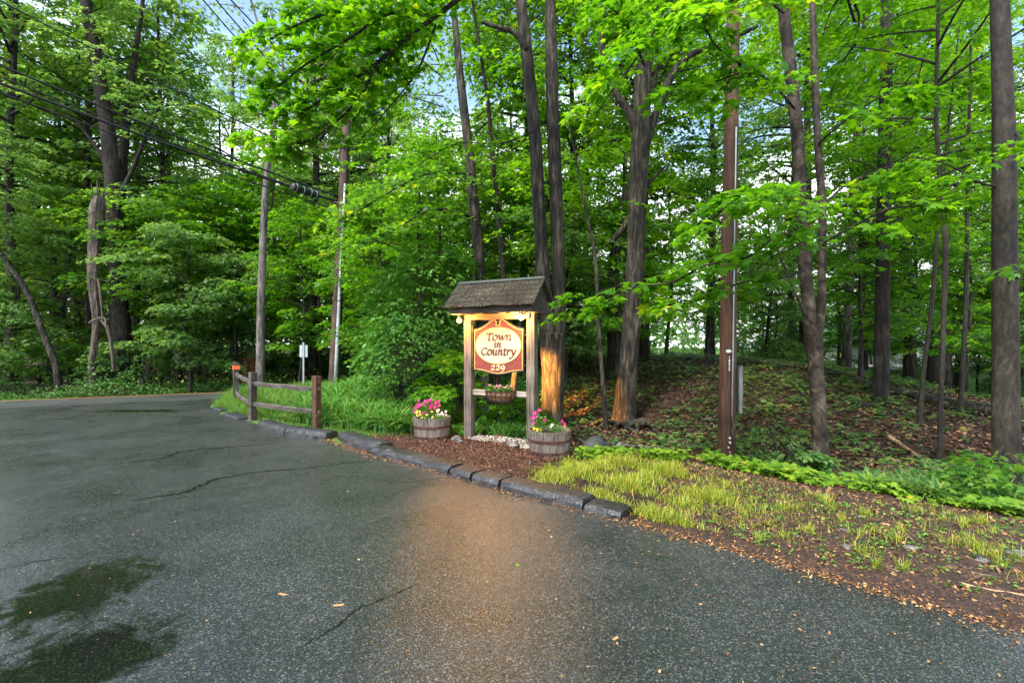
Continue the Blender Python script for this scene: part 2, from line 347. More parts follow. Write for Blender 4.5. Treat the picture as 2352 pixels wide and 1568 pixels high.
ht('middle_slim', 12.8, [(1168, 900, 16), (1162, 700, 14), (1150, 560, 12), (1138, 420, 11), (1128, 330, 10), (1120, 230, 9), (1100, 100, 7)])
ht('far_right_a', 15.5, [(1942, 862, 30), (1946, 780, 22), (1955, 600, 20), (1962, 420, 19), (1975, 200, 17), (1992, 0, 15)])
ht('far_right_b', 9.2, [(2112, 975, 14), (2120, 860, 12), (2140, 700, 11), (2150, 560, 10), (2165, 420, 8)])
ht('far_right_c', 9.8, [(2205, 952, 15), (2212, 820, 12), (2218, 700, 12), (2222, 500, 10), (2226, 300, 9)])
ht('lean_slim', 10.3, [(1393, 990, 13), (1388, 920, 11), (1378, 800, 10), (1372, 700, 9), (1368, 600, 8), (1345, 480, 6)])
ht('behind_grand', 15.0, [(1412, 862, 34), (1410, 780, 30), (1404, 690, 28), (1412, 600, 26), (1425, 500, 22), (1445, 420, 18)])
ctrl = np.array(CTRL)
def _phi(r): return np.where(r > 1e-9, r*r*np.log(r+1e-12), 0)
_d = np.hypot(ctrl[:, None, 0]-ctrl[None, :, 0], ctrl[:, None, 1]-ctrl[None, :, 1])/20
_n = len(ctrl); _A = np.zeros((_n+3, _n+3)); _A[:_n, :_n] = _phi(_d)+np.eye(_n)*.0015
_P = np.c_[np.ones(_n), ctrl[:, :2]/20]; _A[:_n, _n:] = _P; _A[_n:, :_n] = _P.T
_w = np.linalg.solve(_A, np.r_[ctrl[:, 2], 0, 0, 0])
def sstep(a, b, x): t = np.clip((x-a)/(b-a), 0, 1); return t*t*(3-2*t)
def road_t(x, y): return (x-L0[0])*LN[0]+(y-L0[1])*LN[1]
def road_z(t): return np.where(t < .25, 0, -.12*np.clip(t-.25, 0, 3.4))
def H(x, y):
    x = np.atleast_1d(np.asarray(x, float)); y = np.atleast_1d(np.asarray(y, float)); sh = x.shape; x = x.ravel(); y = y.ravel()
    z = np.empty(len(x))
    for i in range(0, len(x), 20000):
        a, b = x[i:i+20000], y[i:i+20000]
        r = np.hypot(a[:, None]-ctrl[None, :, 0], b[:, None]-ctrl[None, :, 1])/20
        z[i:i+20000] = _phi(r) @ _w[:_n]+_w[_n]+_w[_n+1]*a/20+_w[_n+2]*b/20
    far = sstep(60, 110, np.hypot(x, y)); z = z*(1-far)+(-.3)*far
    z = np.clip(z, -2.2, 1.5)
    z += .03*np.sin(x*1.9+1)*np.sin(y*1.7)+.015*np.sin(x*5.1)*np.cos(y*4.3+2)
    ins = inside(x, y, PAVE); d = dist_poly(x, y, EDGE2)
    z = np.where(ins, -.07, z*sstep(0, 1.1, d)+.0*(1-sstep(0, 1.1, d)))
    t = road_t(x, y)
    k = sstep(-2.9, NEAR, t)*(1-sstep(3.6, 5.2, t))
    z = np.where(ins, z, z*(1-k)+(road_z(t)-.05)*k)
    return z.reshape(sh)
def hz(x, y): return float(H([x], [y])[0])
def axis(lo, flo, fhi, hi, step, grow=1.16):
    a = list(np.arange(flo, fhi, step)); s = step; v = a[-1]
    while v < hi: s *= grow; v += s; a.append(v)
    s = step; v = a[0]; b = []
    while v > lo: s *= grow; v -= s; b.append(v)
    return np.array(b[::-1]+a)
gx = axis(-320, -12, 14, 320, .1); gy = axis(-40, 1.5, 20, 420, .1)
GX, GY = np.meshgrid(gx, gy); GZ = H(GX, GY)
nx, ny = len(gx), len(gy)
idx = np.arange(nx*ny).reshape(ny, nx)
Q = np.stack([idx[:-1, :-1], idx[:-1, 1:], idx[1:, 1:], idx[1:, :-1]], -1).reshape(-1, 4)
me = npmesh(np.stack([GX, GY, GZ], -1), Q, GROUND, None, 'ground', True)
lawn = (sstep(20, 27, GY+.25*GX-5)*sstep(7, 14, GX)).astype(np.float32)
lawn = np.maximum(lawn, .75*sstep(-9, -6, -np.abs(GX+5))*0)
lm = ((GX < -1.6) & (GY > 8) & (GY < 17.5)).astype(float)*.8
lawn = np.maximum(lawn, lm)
a = me.attributes.new('lawn', 'FLOAT', 'POINT'); a.data.foreach_set('value', lawn.ravel().astype(np.float32))
tag(ob('ground', me), kind='structure')
# driveway + road sheets
def poly_sheet(name, pts, z, mat):
    bm = bmesh.new(); vs = [bm.verts.new((x, y, z)) for x, y in pts]; f = bm.faces.new(vs)
    bmesh.ops.triangulate(bm, faces=[f]); bmesh.ops.recalc_face_normals(bm, faces=bm.faces[:])
    for f in bm.faces:
        if f.normal.z < 0: f.normal_flip()
    return tag(bm_ob(name, bm, mat), kind='structure')
rngE = random.Random(5)
edge_f = []
for (ax, ay), (bx, by) in zip(EDGE[:-1], EDGE[1:]):
    n = max(1, int(math.hypot(bx-ax, by-ay)/.12))
    for k in range(n):
        t = k/n; j = .035*(rngE.random()-.5)*2; edge_f.append((ax+(bx-ax)*t+j, ay+(by-ay)*t+j))
JN = NEAR
ep = sorted([(26, -30)]+edge_f+[(-8.7, 14.3), (-8.0, 15.0), roadpt(1.5, JN)], key=lambda p: p[1])
na, nb = roadpt(-70, JN), roadpt(1.5, JN)
V = []; Fq = []
for x, y in ep: V += [(nb[0]-(nb[1]-y)*(nb[0]-na[0])/(nb[1]-na[1])-.001, y, 0), (x, y, 0)]
for i in range(len(ep)-1): Fq.append((2*i, 2*i+1, 2*i+3, 2*i+2))
tag(ob('driveway', raw(V, Fq, ASPH, 'driveway')), kind='structure')
sec = [(JN-.05, .004), (-1, .012), (.25, .004), (.8, -.06), (1.5, -.15), (2.5, -.27), (3.6, -.40)]
V = []; Fq = []
ss = list(range(-70, 61, 2))
for s in ss:
    for t, z in sec: x, y = roadpt(s, t); V.append((x, y, z))
k = len(sec)
for i in range(len(ss)-1):
    for j in range(k-1): Fq.append((i*k+j, (i+1)*k+j, (i+1)*k+j+1, i*k+j+1))
tag(ob('road', raw(V, Fq, ROADM, 'road', True)), kind='structure')
V = []; Fq = []
for i, s in enumerate(ss):
    for t, z in ((-.07, .010), (.07, .010), (.14, .008+.0), (.25, .008)):
        x, y = roadpt(s, t); V.append((x, y, z+.003))
for i in range(len(ss)-1): Fq.append((i*4, i*4+4, i*4+5, i*4+1)); Fq.append((i*4+2, i*4+6, i*4+7, i*4+3))
tag(ob('road_line', raw(V, Fq, LINE_Y)), kind='structure')

# ------------------------------------------------------------------ leaves
def T_(v, f): return np.array(v, float), np.array(f)
TM = {}
out_m = [(0, 0, 0), (-.26, -.04, -.06), (-.46, .22, -.10), (-.30, .30, -.02), (-.56, .58, -.12), (-.22, .52, -.02), (-.13, .66, 0), (0, 1.0, -.12), (.13, .66, 0), (.22, .52, -.02), (.56, .58, -.12), (.30, .30, -.02), (.46, .22, -.10), (.26, -.04, -.06)]
TM['maple'] = T_(out_m+[(0, .32, .03)], [(14, i, (i+1) if i < 13 else 0) for i in range(14)])
TM['lobe'] = T_([(0, 0, 0), (-.5, .42, -.12), (-.18, .5, 0), (0, 1, -.12), (.18, .5, 0), (.5, .42, -.12)], [(0, 1, 2), (0, 2, 3), (0, 3, 4), (0, 4, 5)])
TM['oval'] = T_([(0, 0, 0), (-.27, .35, .05), (-.22, .7, .03), (0, 1, -.1), (.22, .7, .03), (.27, .35, .05), (0, .45, -.05)], [(6, 0, 1), (6, 1, 2), (6, 2, 3), (6, 3, 4), (6, 4, 5), (6, 5, 0)])
TM['quad'] = T_([(0, 0, 0), (-.3, .5, .1), (0, 1, -.05), (.3, .45, .12)], [(0, 1, 2), (0, 2, 3)])
TM['chip'] = T_([(-.15, 0, 0), (.15, 0, .03), (.12, 1, 0), (-.12, .9, .06)], [(0, 1, 2), (0, 2, 3)])
def leaf_arrays(P, Nn, Td, S, tm):
    v, f = TM[tm]; n = len(P)
    Nn = norm(Nn); Td = norm(Td-Nn*np.sum(Td*Nn, 1, keepdims=True)); B = np.cross(Td, Nn)
    S = np.asarray(S).reshape(-1, 1, 1)
    V = P[:, None]+S*(v[None, :, 0, None]*B[:, None]+v[None, :, 1, None]*Td[:, None]+v[None, :, 2, None]*Nn[:, None])
    T = f[None]+(np.arange(n)*len(v))[:, None, None]
    return V.reshape(-1, 3), T.reshape(-1, 3), len(v)
def leaves(P, Nn, Td, S, tm, mat, var=None, rng=None, name='leaves'):
    V, T, k = leaf_arrays(P, Nn, Td, S, tm)
    if var is None: var = rng.random(len(P))
    return npmesh(V, T, mat, np.repeat(var, k), name)
def sprays(rng, c, d, L, Wd, n, size, droop=.3, vb=None, flat=.30):
    """c,d: (k,3) spray roots and directions; n leaves each -> P,N,T,S,var"""
    k = len(c); d = norm(d*np.array([1, 1, .35])); side = norm(np.cross(d, np.array([0, 0, 1.])))
    t = rng.random((k, n))**.75; wv = (rng.random((k, n))*2-1); env = np.sin(np.clip(t*.85+.12, 0, 1)*math.pi)**.6
    L = np.asarray(L).reshape(-1, 1); Wd = np.asarray(Wd).reshape(-1, 1)
    P = c[:, None]+d[:, None]*(L*t)[..., None]+side[:, None]*(Wd*wv*env)[..., None]
    P[..., 2] += -droop*L*t**2-.18*Wd*wv**2+rng.normal(0, .035, (k, n))*np.maximum(L, .5)
    Nn = np.zeros((k, n, 3)); Nn[..., 2] = 1
    Nn += rng.normal(0, flat, (k, n, 3))+d[:, None]*(.45*t)[..., None]+side[:, None]*(.35*wv)[..., None]
    Td = d[:, None]*.8+side[:, None]*(wv*1.0)[..., None]+rng.normal(0, .35, (k, n, 3)); Td[..., 2] -= .25
    S = size*(.45+.75*rng.random((k, n)))
    b = rng.random((k, 1)) if vb is None else vb
    var = np.clip(.55*b+.45*rng.random((k, n)), 0, 1)
    return P.reshape(-1, 3), Nn.reshape(-1, 3), Td.reshape(-1, 3), S.ravel(), var.ravel()
def crown(seed, zlo, zhi, R, nb, ns, nl, size, tm='lobe', mat=None, shape='round', sL=1.0, r0=.10, azim=None):
    """branch tiers around the axis. returns (leaf mesh, branch V, F)"""
    rng = np.random.default_rng(seed); pr = random.Random(seed)
    cs, ds, Ls = [], [], []; BV, BF = [], []
    for i in range(nb):
        f = (i+pr.random())/nb; z = zlo+(zhi-zlo)*f
        prof = (math.sin(math.pi*min(1, f*.9+.08))**.55) if shape == 'round' else (1-f)**.6+.15
        ln = R*prof*(.55+.6*pr.random()); az = (pr.random()*6.28) if azim is None else azim+pr.gauss(0, .8)
        rise = .25+.55*f; d = Vector((math.cos(az), math.sin(az), rise)).normalized()
        bend = Vector((-math.sin(az), math.cos(az), 0))*pr.uniform(-.3, .3)
        pts = [Vector((0, 0, z))]
        for q in (.3, .6, 1.0): pts.append(Vector((0, 0, z))+d*ln*q+bend*ln*q*q+Vector((0, 0, -.16*ln*q*q)))
        pts = smooth_path(pts, 2); rr = max(.012, r0*(1-f)*.55*prof+.012)
        tube(BV, BF, pts, [rr*(1-.8*j/(len(pts)-1)) for j in range(len(pts))], 5, cap=False)
        for s in range(ns):
            q = (s+.6+.4*pr.random())/ns*.92+.08; p = pts[min(len(pts)-1, int(q*(len(pts)-1)))].lerp(pts[min(len(pts)-1, int(q*(len(pts)-1))+1)], .5)
            a2 = az+(1 if s % 2 else -1)*pr.uniform(.2, 1.0)*(1.1-q*.5)
            cs.append(p+Vector((0, 0, pr.gauss(0, .1)))); ds.append(Vector((math.cos(a2), math.sin(a2), .1))); Ls.append(sL*pr.uniform(.7, 1.35))
    cs = np.array([tuple(v) for v in cs]); ds = np.array([tuple(v) for v in ds]); Ls = np.array(Ls)
    P, Nn, Td, S, var = sprays(rng, cs, ds, Ls, Ls*.52, nl, size)
    return leaves(P, Nn, Td, S, tm, mat or LEAF_WOOD, var, name='crown'), BV, BF
def trunk_variant(seed, h, r, mat, BV, BF, fork=False):
    pr = random.Random(seed); V, Fc = list(BV), list(BF)
    a, b, c2 = pr.uniform(-.5, .5), pr.uniform(-.4, .4), pr.random()*6
    pts = []; rr = []
    n = 26
    for i in range(n+1):
        q = i/n; env = min(1, q*3)*0+math.sin(q*math.pi)*.45
        pts.append(Vector((a*env*.5+.10*math.sin(q*9+c2), b*env*.5+.08*math.sin(q*7+c2*2), -0.3+q*(h+.3)))); rr.append(r*(1-.78*q)+.01)
    tube(V, Fc, pts, rr, 9, .08, pr, flare=.5)
    return raw(V, Fc, mat, 'trunk', True)
VAR = []
def mkvar(seed, zlo, zhi, R, nb, ns, nl, size, mat, bark, r, shape='round', sL=1.0):
    lm_, BV, BF = crown(seed, zlo, zhi, R, nb, ns, nl, size, 'lobe', mat, shape, sL, r)
    return (lm_, trunk_variant(seed, zhi-.3, r, bark, BV, BF))
TALL = [mkvar(11, 5.0, 19, 3.6, 46, 6, 38, .21, LEAF_WOOD, BARK_GREY, .17), mkvar(12, 6.5, 21, 3.9, 46, 6, 38, .22, LEAF_WOOD, BARK_DARK, .2),
        mkvar(13, 3.5, 17, 3.3, 48, 6, 36, .20, LEAF_COOL, BARK_DARK, .15), mkvar(14, 8, 22, 3.8, 44, 6, 38, .22, LEAF_COOL, BARK_GREY, .21)]
UNDER = [mkvar(21, 1.7, 7.5, 2.6, 30, 7, 36, .17, LEAF_WOOD, BARK_GREY, .07, sL=.85), mkvar(22, 1.3, 6.0, 2.4, 28, 7, 36, .16, LEAF_COOL, BARK_DARK, .06, sL=.8),
         mkvar(23, 2.2, 9.5, 2.9, 36, 7, 36, .18, LEAF_MAPLE, BARK_GREY, .08, sL=.9)]
def place_tree(var, x, y, label, group, sc_=1., rz=0., name='forest_tree', cat='tree', dz=0):
    t = thing(name, label, cat, (x, y, hz(x, y)+dz), rz, group); t.scale = (sc_,)*3
    for nme, m in (('trunk', var[1]), ('crown', var[0])): link(bpy.data.objects.new(nme, m), t)
    return t

# ------------------------------------------------------------------ measured trees
def path3(D, pts, ext=None):
    P = [W(px, py, D) for px, py, _ in pts]; R = [w_/2*D/F/math.sqrt(1+((px-1176)/F)**2) for px, _, w_ in pts]
    z0 = hz(P[0].x, P[0].y); P[0].z = z0-.12
    if ext:
        d = (P[-1]-P[-2]).normalized(); top = P[-1]+d*ext; P.append(top); R.append(R[-1]*.45)
    Q = smooth_path(P, 7); n = 7; RR = []
    for i in range(len(Q)):
        a = min(i//n, len(R)-2); q = i/n-a; RR.append(R[a]*(1-q)+R[a+1]*q)
    return Q, RR
def big_tree(key, label, bark, ext=6, crowns=(), limbs=(), name='forest_tree', nside=16, rough=.07, flare=.35, extra_leaf=None, group=None, lm=None, seed=1):
    D, pts = HT[key]; Q, RR = path3(D, pts, ext)
    base = Vector((Q[0].x, Q[0].y, hz(Q[0].x, Q[0].y)))
    t = thing(name, label, 'tree', base, 0, group); pr = random.Random(hash(key) % 1000 if False else sum(map(ord, key)))
    V, Fc = [], []
    tube(V, Fc, [q-base for q in Q], RR, nside, rough, pr, flare=flare)
    for (D2, lp) in limbs:
        P = [W(px, py, D2[i] if isinstance(D2, (list, tuple)) else D2)-base for i, (px, py, _) in enumerate(lp)]
        D1 = D2[0] if isinstance(D2, (list, tuple)) else D2
        R = [w_/2*D1/F/math.sqrt(1+((px-1176)/F)**2) for px, _, w_ in lp]; q = smooth_path(P, 5)
        RR2 = [R[min(i//5, len(R)-2)]*(1-(i/5-min(i//5, len(R)-2)))+R[min(i//5, len(R)-2)+1]*(i/5-min(i//5, len(R)-2)) for i in range(len(q))]
        tube(V, Fc, q, RR2, 9, .06, pr)
    if crowns:
        cm = []
        for (seed2, z0, z1, R, nb, ns, nl, size, mat, tm, off) in crowns:
            m_, BV, BF = crown(seed2, z0, z1, R, nb, ns, nl, size, tm, mat, sL=.95, r0=.035)
            # axis follows the trunk: shift the crown to the trunk's position at mid height
            zmid = (z0+z1)/2; qs = min(Q, key=lambda p: abs(p.z-base.z-zmid)); sh = qs-base; sh.z = 0
            sh = sh+Vector(off)
            co = np.empty(len(m_.vertices)*3, np.float32); m_.vertices.foreach_get('co', co); co = co.reshape(-1, 3)+np.array(sh, np.float32); m_.vertices.foreach_set('co', co.ravel()); m_.update()
            b0 = len(V); V += [v+sh for v in BV]; Fc += [tuple(i+b0 for i in f) for f in BF]; cm.append(m_)
        for m_ in cm: ob('crown', m_, t)
    ob('trunk', raw(V, Fc, bark, 'trunk', True), t)
    return t, base
def branch_foliage(t, base, path, Ds, seed, mat, nl=30, size=.13, every=.35, sL=.55, tm='maple', r=.02, bark=None, spread=.9, name='branch'):
    """a leafy bough: limb through measured points with leaf sprays along it, child of tree t"""
    pr = random.Random(seed); rng = np.random.default_rng(seed)
    P = [W(px, py, Ds[i] if isinstance(Ds, (list, tuple)) else Ds) for i, (px, py) in enumerate(path)]
    q = smooth_path(P, 6); V, Fc = [], []
    tube(V, Fc, [p-base for p in q], [r*(1-.8*i/(len(q)-1))+.003 for i in range(len(q))], 6, .05, pr)
    cs, ds, Ls = [], [], []; acc = 0
    for i in range(1, len(q)):
        seg = q[i]-q[i-1]; acc += seg.length
        while acc > every:
            acc -= every; d = seg.normalized()
            for sgn in (1, -1):
                a = pr.uniform(.35, spread)*sgn; dd = Vector((d.x*math.cos(a)-d.y*math.sin(a), d.x*math.sin(a)+d.y*math.cos(a), d.z*.5-.05))
                p = q[i]+Vector((pr.gauss(0, .05), pr.gauss(0, .05), pr.gauss(0, .06))); f = i/len(q)
                L_ = sL*pr.uniform(.6, 1.3)*(1.15-.5*f)
                cs.append(tuple(p-base)); ds.append(tuple(dd)); Ls.append(L_)
                tube(V, Fc, [p-base, p-base+dd.normalized()*L_*.5+Vector((0, 0, -.02)), p-base+dd.normalized()*L_*.9+Vector((0, 0, -.12*L_))], [.006, .004, .002], 4, cap=False)
    P_, Nn, Td, S, var = sprays(rng, np.array(cs), np.array(ds), np.array(Ls), np.array(Ls)*.5, nl, size, droop=.35, flat=.35)
    b = ob('branch', raw(V, Fc, bark or BARK_DARK, 'branch', True), t)
    ob('foliage', leaves(P_, Nn, Td, S, tm, mat, var), b)
MP = LEAF_MAPLE
t, b = big_tree('oak', 'massive dark oak rising beyond the road, thickest trunk on the left side', BARK_DARK, 5, [(31, 7, 21, 5.0, 36, 6, 34, .21, LEAF_COOL, 'lobe', (0, 2.5, 0))],
    [(20.5, [(262, 470, 18), (300, 400, 12), (340, 300, 9), (380, 220, 6)]), (20.5, [(255, 400, 16), (215, 330, 10), (150, 250, 6)])], nside=18)
t, b = big_tree('oak2', 'narrower second trunk rising close beside the massive oak', BARK_DARK, 3, [(32, 5, 17, 4.5, 30, 5, 34, .21, LEAF_COOL, 'lobe', (1.0, 0, 0))])
t, b = big_tree('pole_tree', 'straight pale grey slender trunk standing behind the split rail fence', BARK_PALE, 3.5, [(33, 11.5, 17, 2.2, 15, 4, 15, .16, LEAF_COOL, 'lobe', (0, 0, 0))],
    [(16.5, [(628, 275, 9), (650, 180, 6), (640, 90, 4), (615, 10, 3)]), (16.5, [(622, 150, 6), (575, 110, 4), (550, 60, 3)])], flare=.15)
t, b = big_tree('lean', 'curved thin tree leaning to the left over the road edge', BARK_GREY, 4, [(34, 6, 10, 2.6, 16, 5, 30, .18, LEAF_COOL, 'lobe', (0, 0, 0))], flare=.1)
# twin trunk tree beside the sign
t, b = big_tree('twin', 'twin stemmed tree forking low, lamp lit bark, directly behind the right sign post', BARK_GREY, None, [(35, 8.2, 16, 4.0, 30, 6, 34, .17, MP, 'lobe', (-.6, 3.0, 0))],
    [(10.2, [(1259, 815, 34), (1258, 760, 36), (1254, 700, 32), (1246, 610, 31), (1238, 480, 30), (1228, 305, 29), (1208, 100, 28), (1196, -10, 25), (1190, -160, 18)]),
     (10.25, [(1280, 815, 36), (1284, 760, 36), (1285, 700, 32), (1282, 610, 30), (1277, 450, 30), (1271, 305, 30), (1266, 100, 28), (1264, -10, 26), (1262, -160, 20)]),
     (10.1, [(1212, 115, 16), (1180, 75, 12), (1140, 62, 10), (1105, 50, 8)])], nside=18, flare=.3)
branch_foliage(t, b, [(1195, -120), (1100, -40), (1005, 35), (925, 95), (860, 150), (770, 210), (690, 262)], [9.8, 8.6, 8, 7.6, 7.4, 7.2, 7.0], 41, MP, 34, .15, .30, .8, r=.05)
branch_foliage(t, b, [(1100, -40), (960, -20), (820, 10), (700, 50), (620, 90)], [8.6, 7.6, 7.2, 7, 6.8], 42, MP, 34, .15, .30, .85, r=.035)
branch_foliage(t, b, [(1005, 35), (900, 30), (800, 90), (700, 150), (640, 200)], [8, 7.4, 7.2, 7, 6.9], 43, MP, 34, .14, .30, .8, r=.03)
branch_foliage(t, b, [(860, 150), (830, 220), (760, 290), (690, 330), (640, 310)], [7.4, 7.3, 7.1, 7.0, 7.0], 44, MP, 30, .14, .30, .7, r=.02)
branch_foliage(t, b, [(1230, 300), (1150, 330), (1050, 330), (960, 380)], [10, 9.6, 9.4, 9.3], 45, MP, 20, .12, .45, .6, r=.02)
branch_foliage(t, b, [(1000, 60), (960, 160), (900, 240), (820, 330)], [8.2, 8.0, 7.9, 7.9], 46, MP, 30, .14, .32, .8, r=.02)
t, b = big_tree('grand', 'large furrowed tree with flared roots and curving limbs, right of the twin trunk', BARK_GREY, 5, [(36, 8.5, 16, 4.4, 30, 6, 32, .17, MP, 'lobe', (.8, 3.2, 0))],
    [(11.4, [(1468, 400, 26), (1490, 310, 20), (1515, 240, 18), (1545, 170, 17), (1590, 125, 15), (1660, 100, 12), (1740, 60, 9)]),
     (11.4, [(1462, 300, 24), (1440, 250, 20), (1415, 215, 16), (1385, 120, 14), (1375, 20, 12), (1370, -80, 8)]),
     (11.6, [(1458, 480, 22), (1438, 515, 18), (1402, 560, 12)]), (11.4, [(1470, 440, 12), (1500, 410, 8), (1530, 380, 5)])], nside=20, rough=.09, flare=.75)
branch_foliage(t, b, [(1480, 150), (1440, 60), (1400, 20), (1380, 60)], [11, 8, 6.4, 5.9], 51, MP, 26, .12, .34, .55, r=.025)
branch_foliage(t, b, [(1560, -60), (1530, 20), (1480, 110), (1420, 190), (1370, 260)], [7, 5.6, 5.4, 5.3, 5.3], 52, MP, 30, .12, .34, .5, r=.014)
branch_foliage(t, b, [(1560, -60), (1600, 20), (1640, 100), (1700, 150)], [7, 5.8, 5.6, 5.6], 53, MP, 30, .12, .34, .5, r=.014)
t, b = big_tree('ytree', 'blotchy barked tree forking into a Y, right of the near utility pole', BARK_BLOTCH, None, [(37, 7.0, 13, 3.4, 24, 6, 30, .15, MP, 'lobe', (0, 2.4, 0))],
    [(6.5, [(1862, 770, 32), (1858, 700, 32), (1848, 600, 33), (1840, 480, 31), (1832, 330, 30), (1818, 180, 30), (1797, 0, 26), (1780, -150, 18)]),
     (6.55, [(1878, 775, 24), (1886, 700, 22), (1888, 600, 20), (1889, 480, 20), (1880, 350, 18), (1872, 200, 18), (1866, 0, 16), (1862, -150, 10)]),
     (6.45, [(1862, 740, 10), (1835, 690, 7), (1805, 620, 6), (1770, 540, 4)])], nside=16, rough=.06, flare=.35)
branch_foliage(t, b, [(1858, 560), (1790, 540), (1720, 590), (1620, 610), (1540, 650), (1460, 660), (1380, 700), (1310, 700)], [6.4, 6.0, 5.8, 5.7, 5.8, 5.9, 6, 6.1], 61, MP, 26, .135, .32, .55, r=.016)
branch_foliage(t, b, [(1840, 470), (1780, 440), (1720, 450), (1660, 480), (1610, 540)], [6.4, 5.4, 5.0, 4.9, 4.9], 62, MP, 26, .135, .32, .5, r=.014)
branch_foliage(t, b, [(1850, 620), (1790, 640), (1700, 650), (1600, 690), (1520, 700)], [6.4, 6.3, 6.2, 6.1, 6.1], 63, MP, 22, .13, .34, .5, r=.012)
branch_foliage(t, b, [(1888, 560), (1960, 520), (2040, 480), (2120, 470), (2200, 430)], [6.5, 6.2, 6.0, 5.9, 5.9], 64, MP, 26, .135, .34, .55, r=.014)
branch_foliage(t, b, [(1880, 330), (1950, 270), (2030, 220), (2120, 200)], [6.5, 6.2, 6.0, 6.0], 65, MP, 24, .135, .36, .6, r=.014)
branch_foliage(t, b, [(1825, 250), (1760, 180), (1700, 170), (1640, 190), (1570, 210)], [6.4, 6.0, 5.8, 5.7, 5.6], 66, MP, 24, .135, .34, .6, r=.014)
branch_foliage(t, b, [(1800, 30), (1740, -10), (1680, 0), (1620, 40)], [6.4, 5.6, 5.2, 5.0], 67, MP, 26, .14, .34, .6, r=.014)
branch_foliage(t, b, [(1885, 480), (1950, 420), (2050, 380), (2140, 330)], [6.5, 7.2, 7.6, 7.8], 68, MP, 24, .13, .34, .7, r=.014)
t, b = big_tree('mound_tree', 'dark straight trunk standing on the leafy mound beside the fallen log', BARK_DARK, 5, [(38, 6.0, 16, 3.6, 30, 6, 32, .16, MP, 'lobe', (.3, 2.6, 0))], nside=16, flare=.45)
branch_foliage(t, b, [(2030, 300), (2100, 200), (2190, 180), (2270, 140)], [10.8, 9.5, 9, 8.8], 71, MP, 26, .14, .35, .8, r=.02)
branch_foliage(t, b, [(2028, 560), (1990, 590), (1950, 610), (1900, 650)], [10.8, 10.2, 9.8, 9.6], 72, MP, 22, .13, .35, .6, r=.014)
t, b = big_tree('right_tree', 'thick smooth straight trunk at the far right edge', BARK_SMOOTH, 5, [(39, 6.5, 13, 3.6, 24, 6, 30, .15, MP, 'lobe', (0, 2.2, 0))], nside=20, rough=.035, flare=.25)
branch_foliage(t, b, [(2305, 430), (2250, 420), (2180, 380), (2100, 360)], [5.6, 5.6, 5.7, 5.8], 73, MP, 24, .13, .34, .6, r=.014)
branch_foliage(t, b, [(2330, 300), (2352, 330), (2400, 350)], [5.6, 5.2, 5.0], 74, MP, 24, .13, .3, .5, r=.014)
branch_foliage(t, b, [(2308, 640), (2350, 640), (2420, 660)], [5.6, 5.2, 5.0], 75, MP, 20, .12, .3, .5, r=.012)
branch_foliage(t, b, [(2312, 1000), (2290, 1050), (2240, 1075), (2200, 1100)], [5.6, 5.3, 5.2, 5.2], 76, LEAF_WOOD, 22, .11, .28, .4, r=.01)
t, b = big_tree('slim', 'slim bent young trunk rising from the strap leaves near the right edge', BARK_SMOOTH, 3, [(40, 4.2, 9, 2.2, 20, 5, 26, .14, MP, 'lobe', (0, 0, 0))], nside=10, flare=.1)
t, b = big_tree('middle', 'dark trunk leaning slightly left behind the little sign roof', BARK_GREY, 5, [(81, 6.5, 16, 3.8, 30, 6, 32, .17, LEAF_WOOD, 'lobe', (-.6, 3.4, 0))], nside=12, flare=.3)
branch_foliage(t, b, [(1090, 500), (1000, 480), (920, 520), (850, 560)], [12, 11, 10.5, 10.2], 82, LEAF_WOOD, 28, .15, .4, 1.0, r=.03)
branch_foliage(t, b, [(1080, 400), (980, 400), (880, 450), (800, 500)], [12, 11, 10.6, 10.5], 83, LEAF_WOOD, 28, .15, .4, 1.0, r=.03)
t, b = big_tree('middle_slim', 'thin dark stem between the sign roof and the leaning trunk', BARK_DARK, 4, [(84, 4, 13, 3.0, 24, 5, 30, .16, LEAF_WOOD, 'lobe', (-.4, 2.6, 0))], nside=8, flare=.1)
t, b = big_tree('far_right_a', 'grey trunk behind the crest of the mound, left of the fallen log', BARK_GREY, 5, [(85, 8, 18, 3.8, 30, 5, 32, .18, LEAF_WOOD, 'lobe', (0, 0, 0))], flare=.3)
t, b = big_tree('far_right_b', 'thin leaning sapling in front of the fallen log, left of the slim bent trunk', BARK_SMOOTH, 3, [(86, 3.6, 8, 2.2, 16, 5, 26, .14, MP, 'lobe', (.2, 1.6, 0))], nside=8, flare=.1)
t, b = big_tree('far_right_c', 'thin upright sapling by the lower end of the fallen log', BARK_SMOOTH, 3, [(87, 3.8, 9, 2.2, 16, 5, 26, .14, MP, 'lobe', (.2, 1.6, 0))], nside=8, flare=.1)
t, b = big_tree('lean_slim', 'thin pale sapling just left of the large furrowed tree', BARK_GREY, 2, [(88, 3.8, 7, 1.9, 14, 5, 24, .14, MP, 'lobe', (-.3, 2.3, 0))], nside=8, flare=.1)
t, b = big_tree('behind_grand', 'leaning grey trunk behind the large furrowed tree', BARK_GREY, 4, [(89, 5, 14, 3.2, 26, 5, 30, .17, LEAF_WOOD, 'lobe', (0, 2.2, 0))], nside=10)
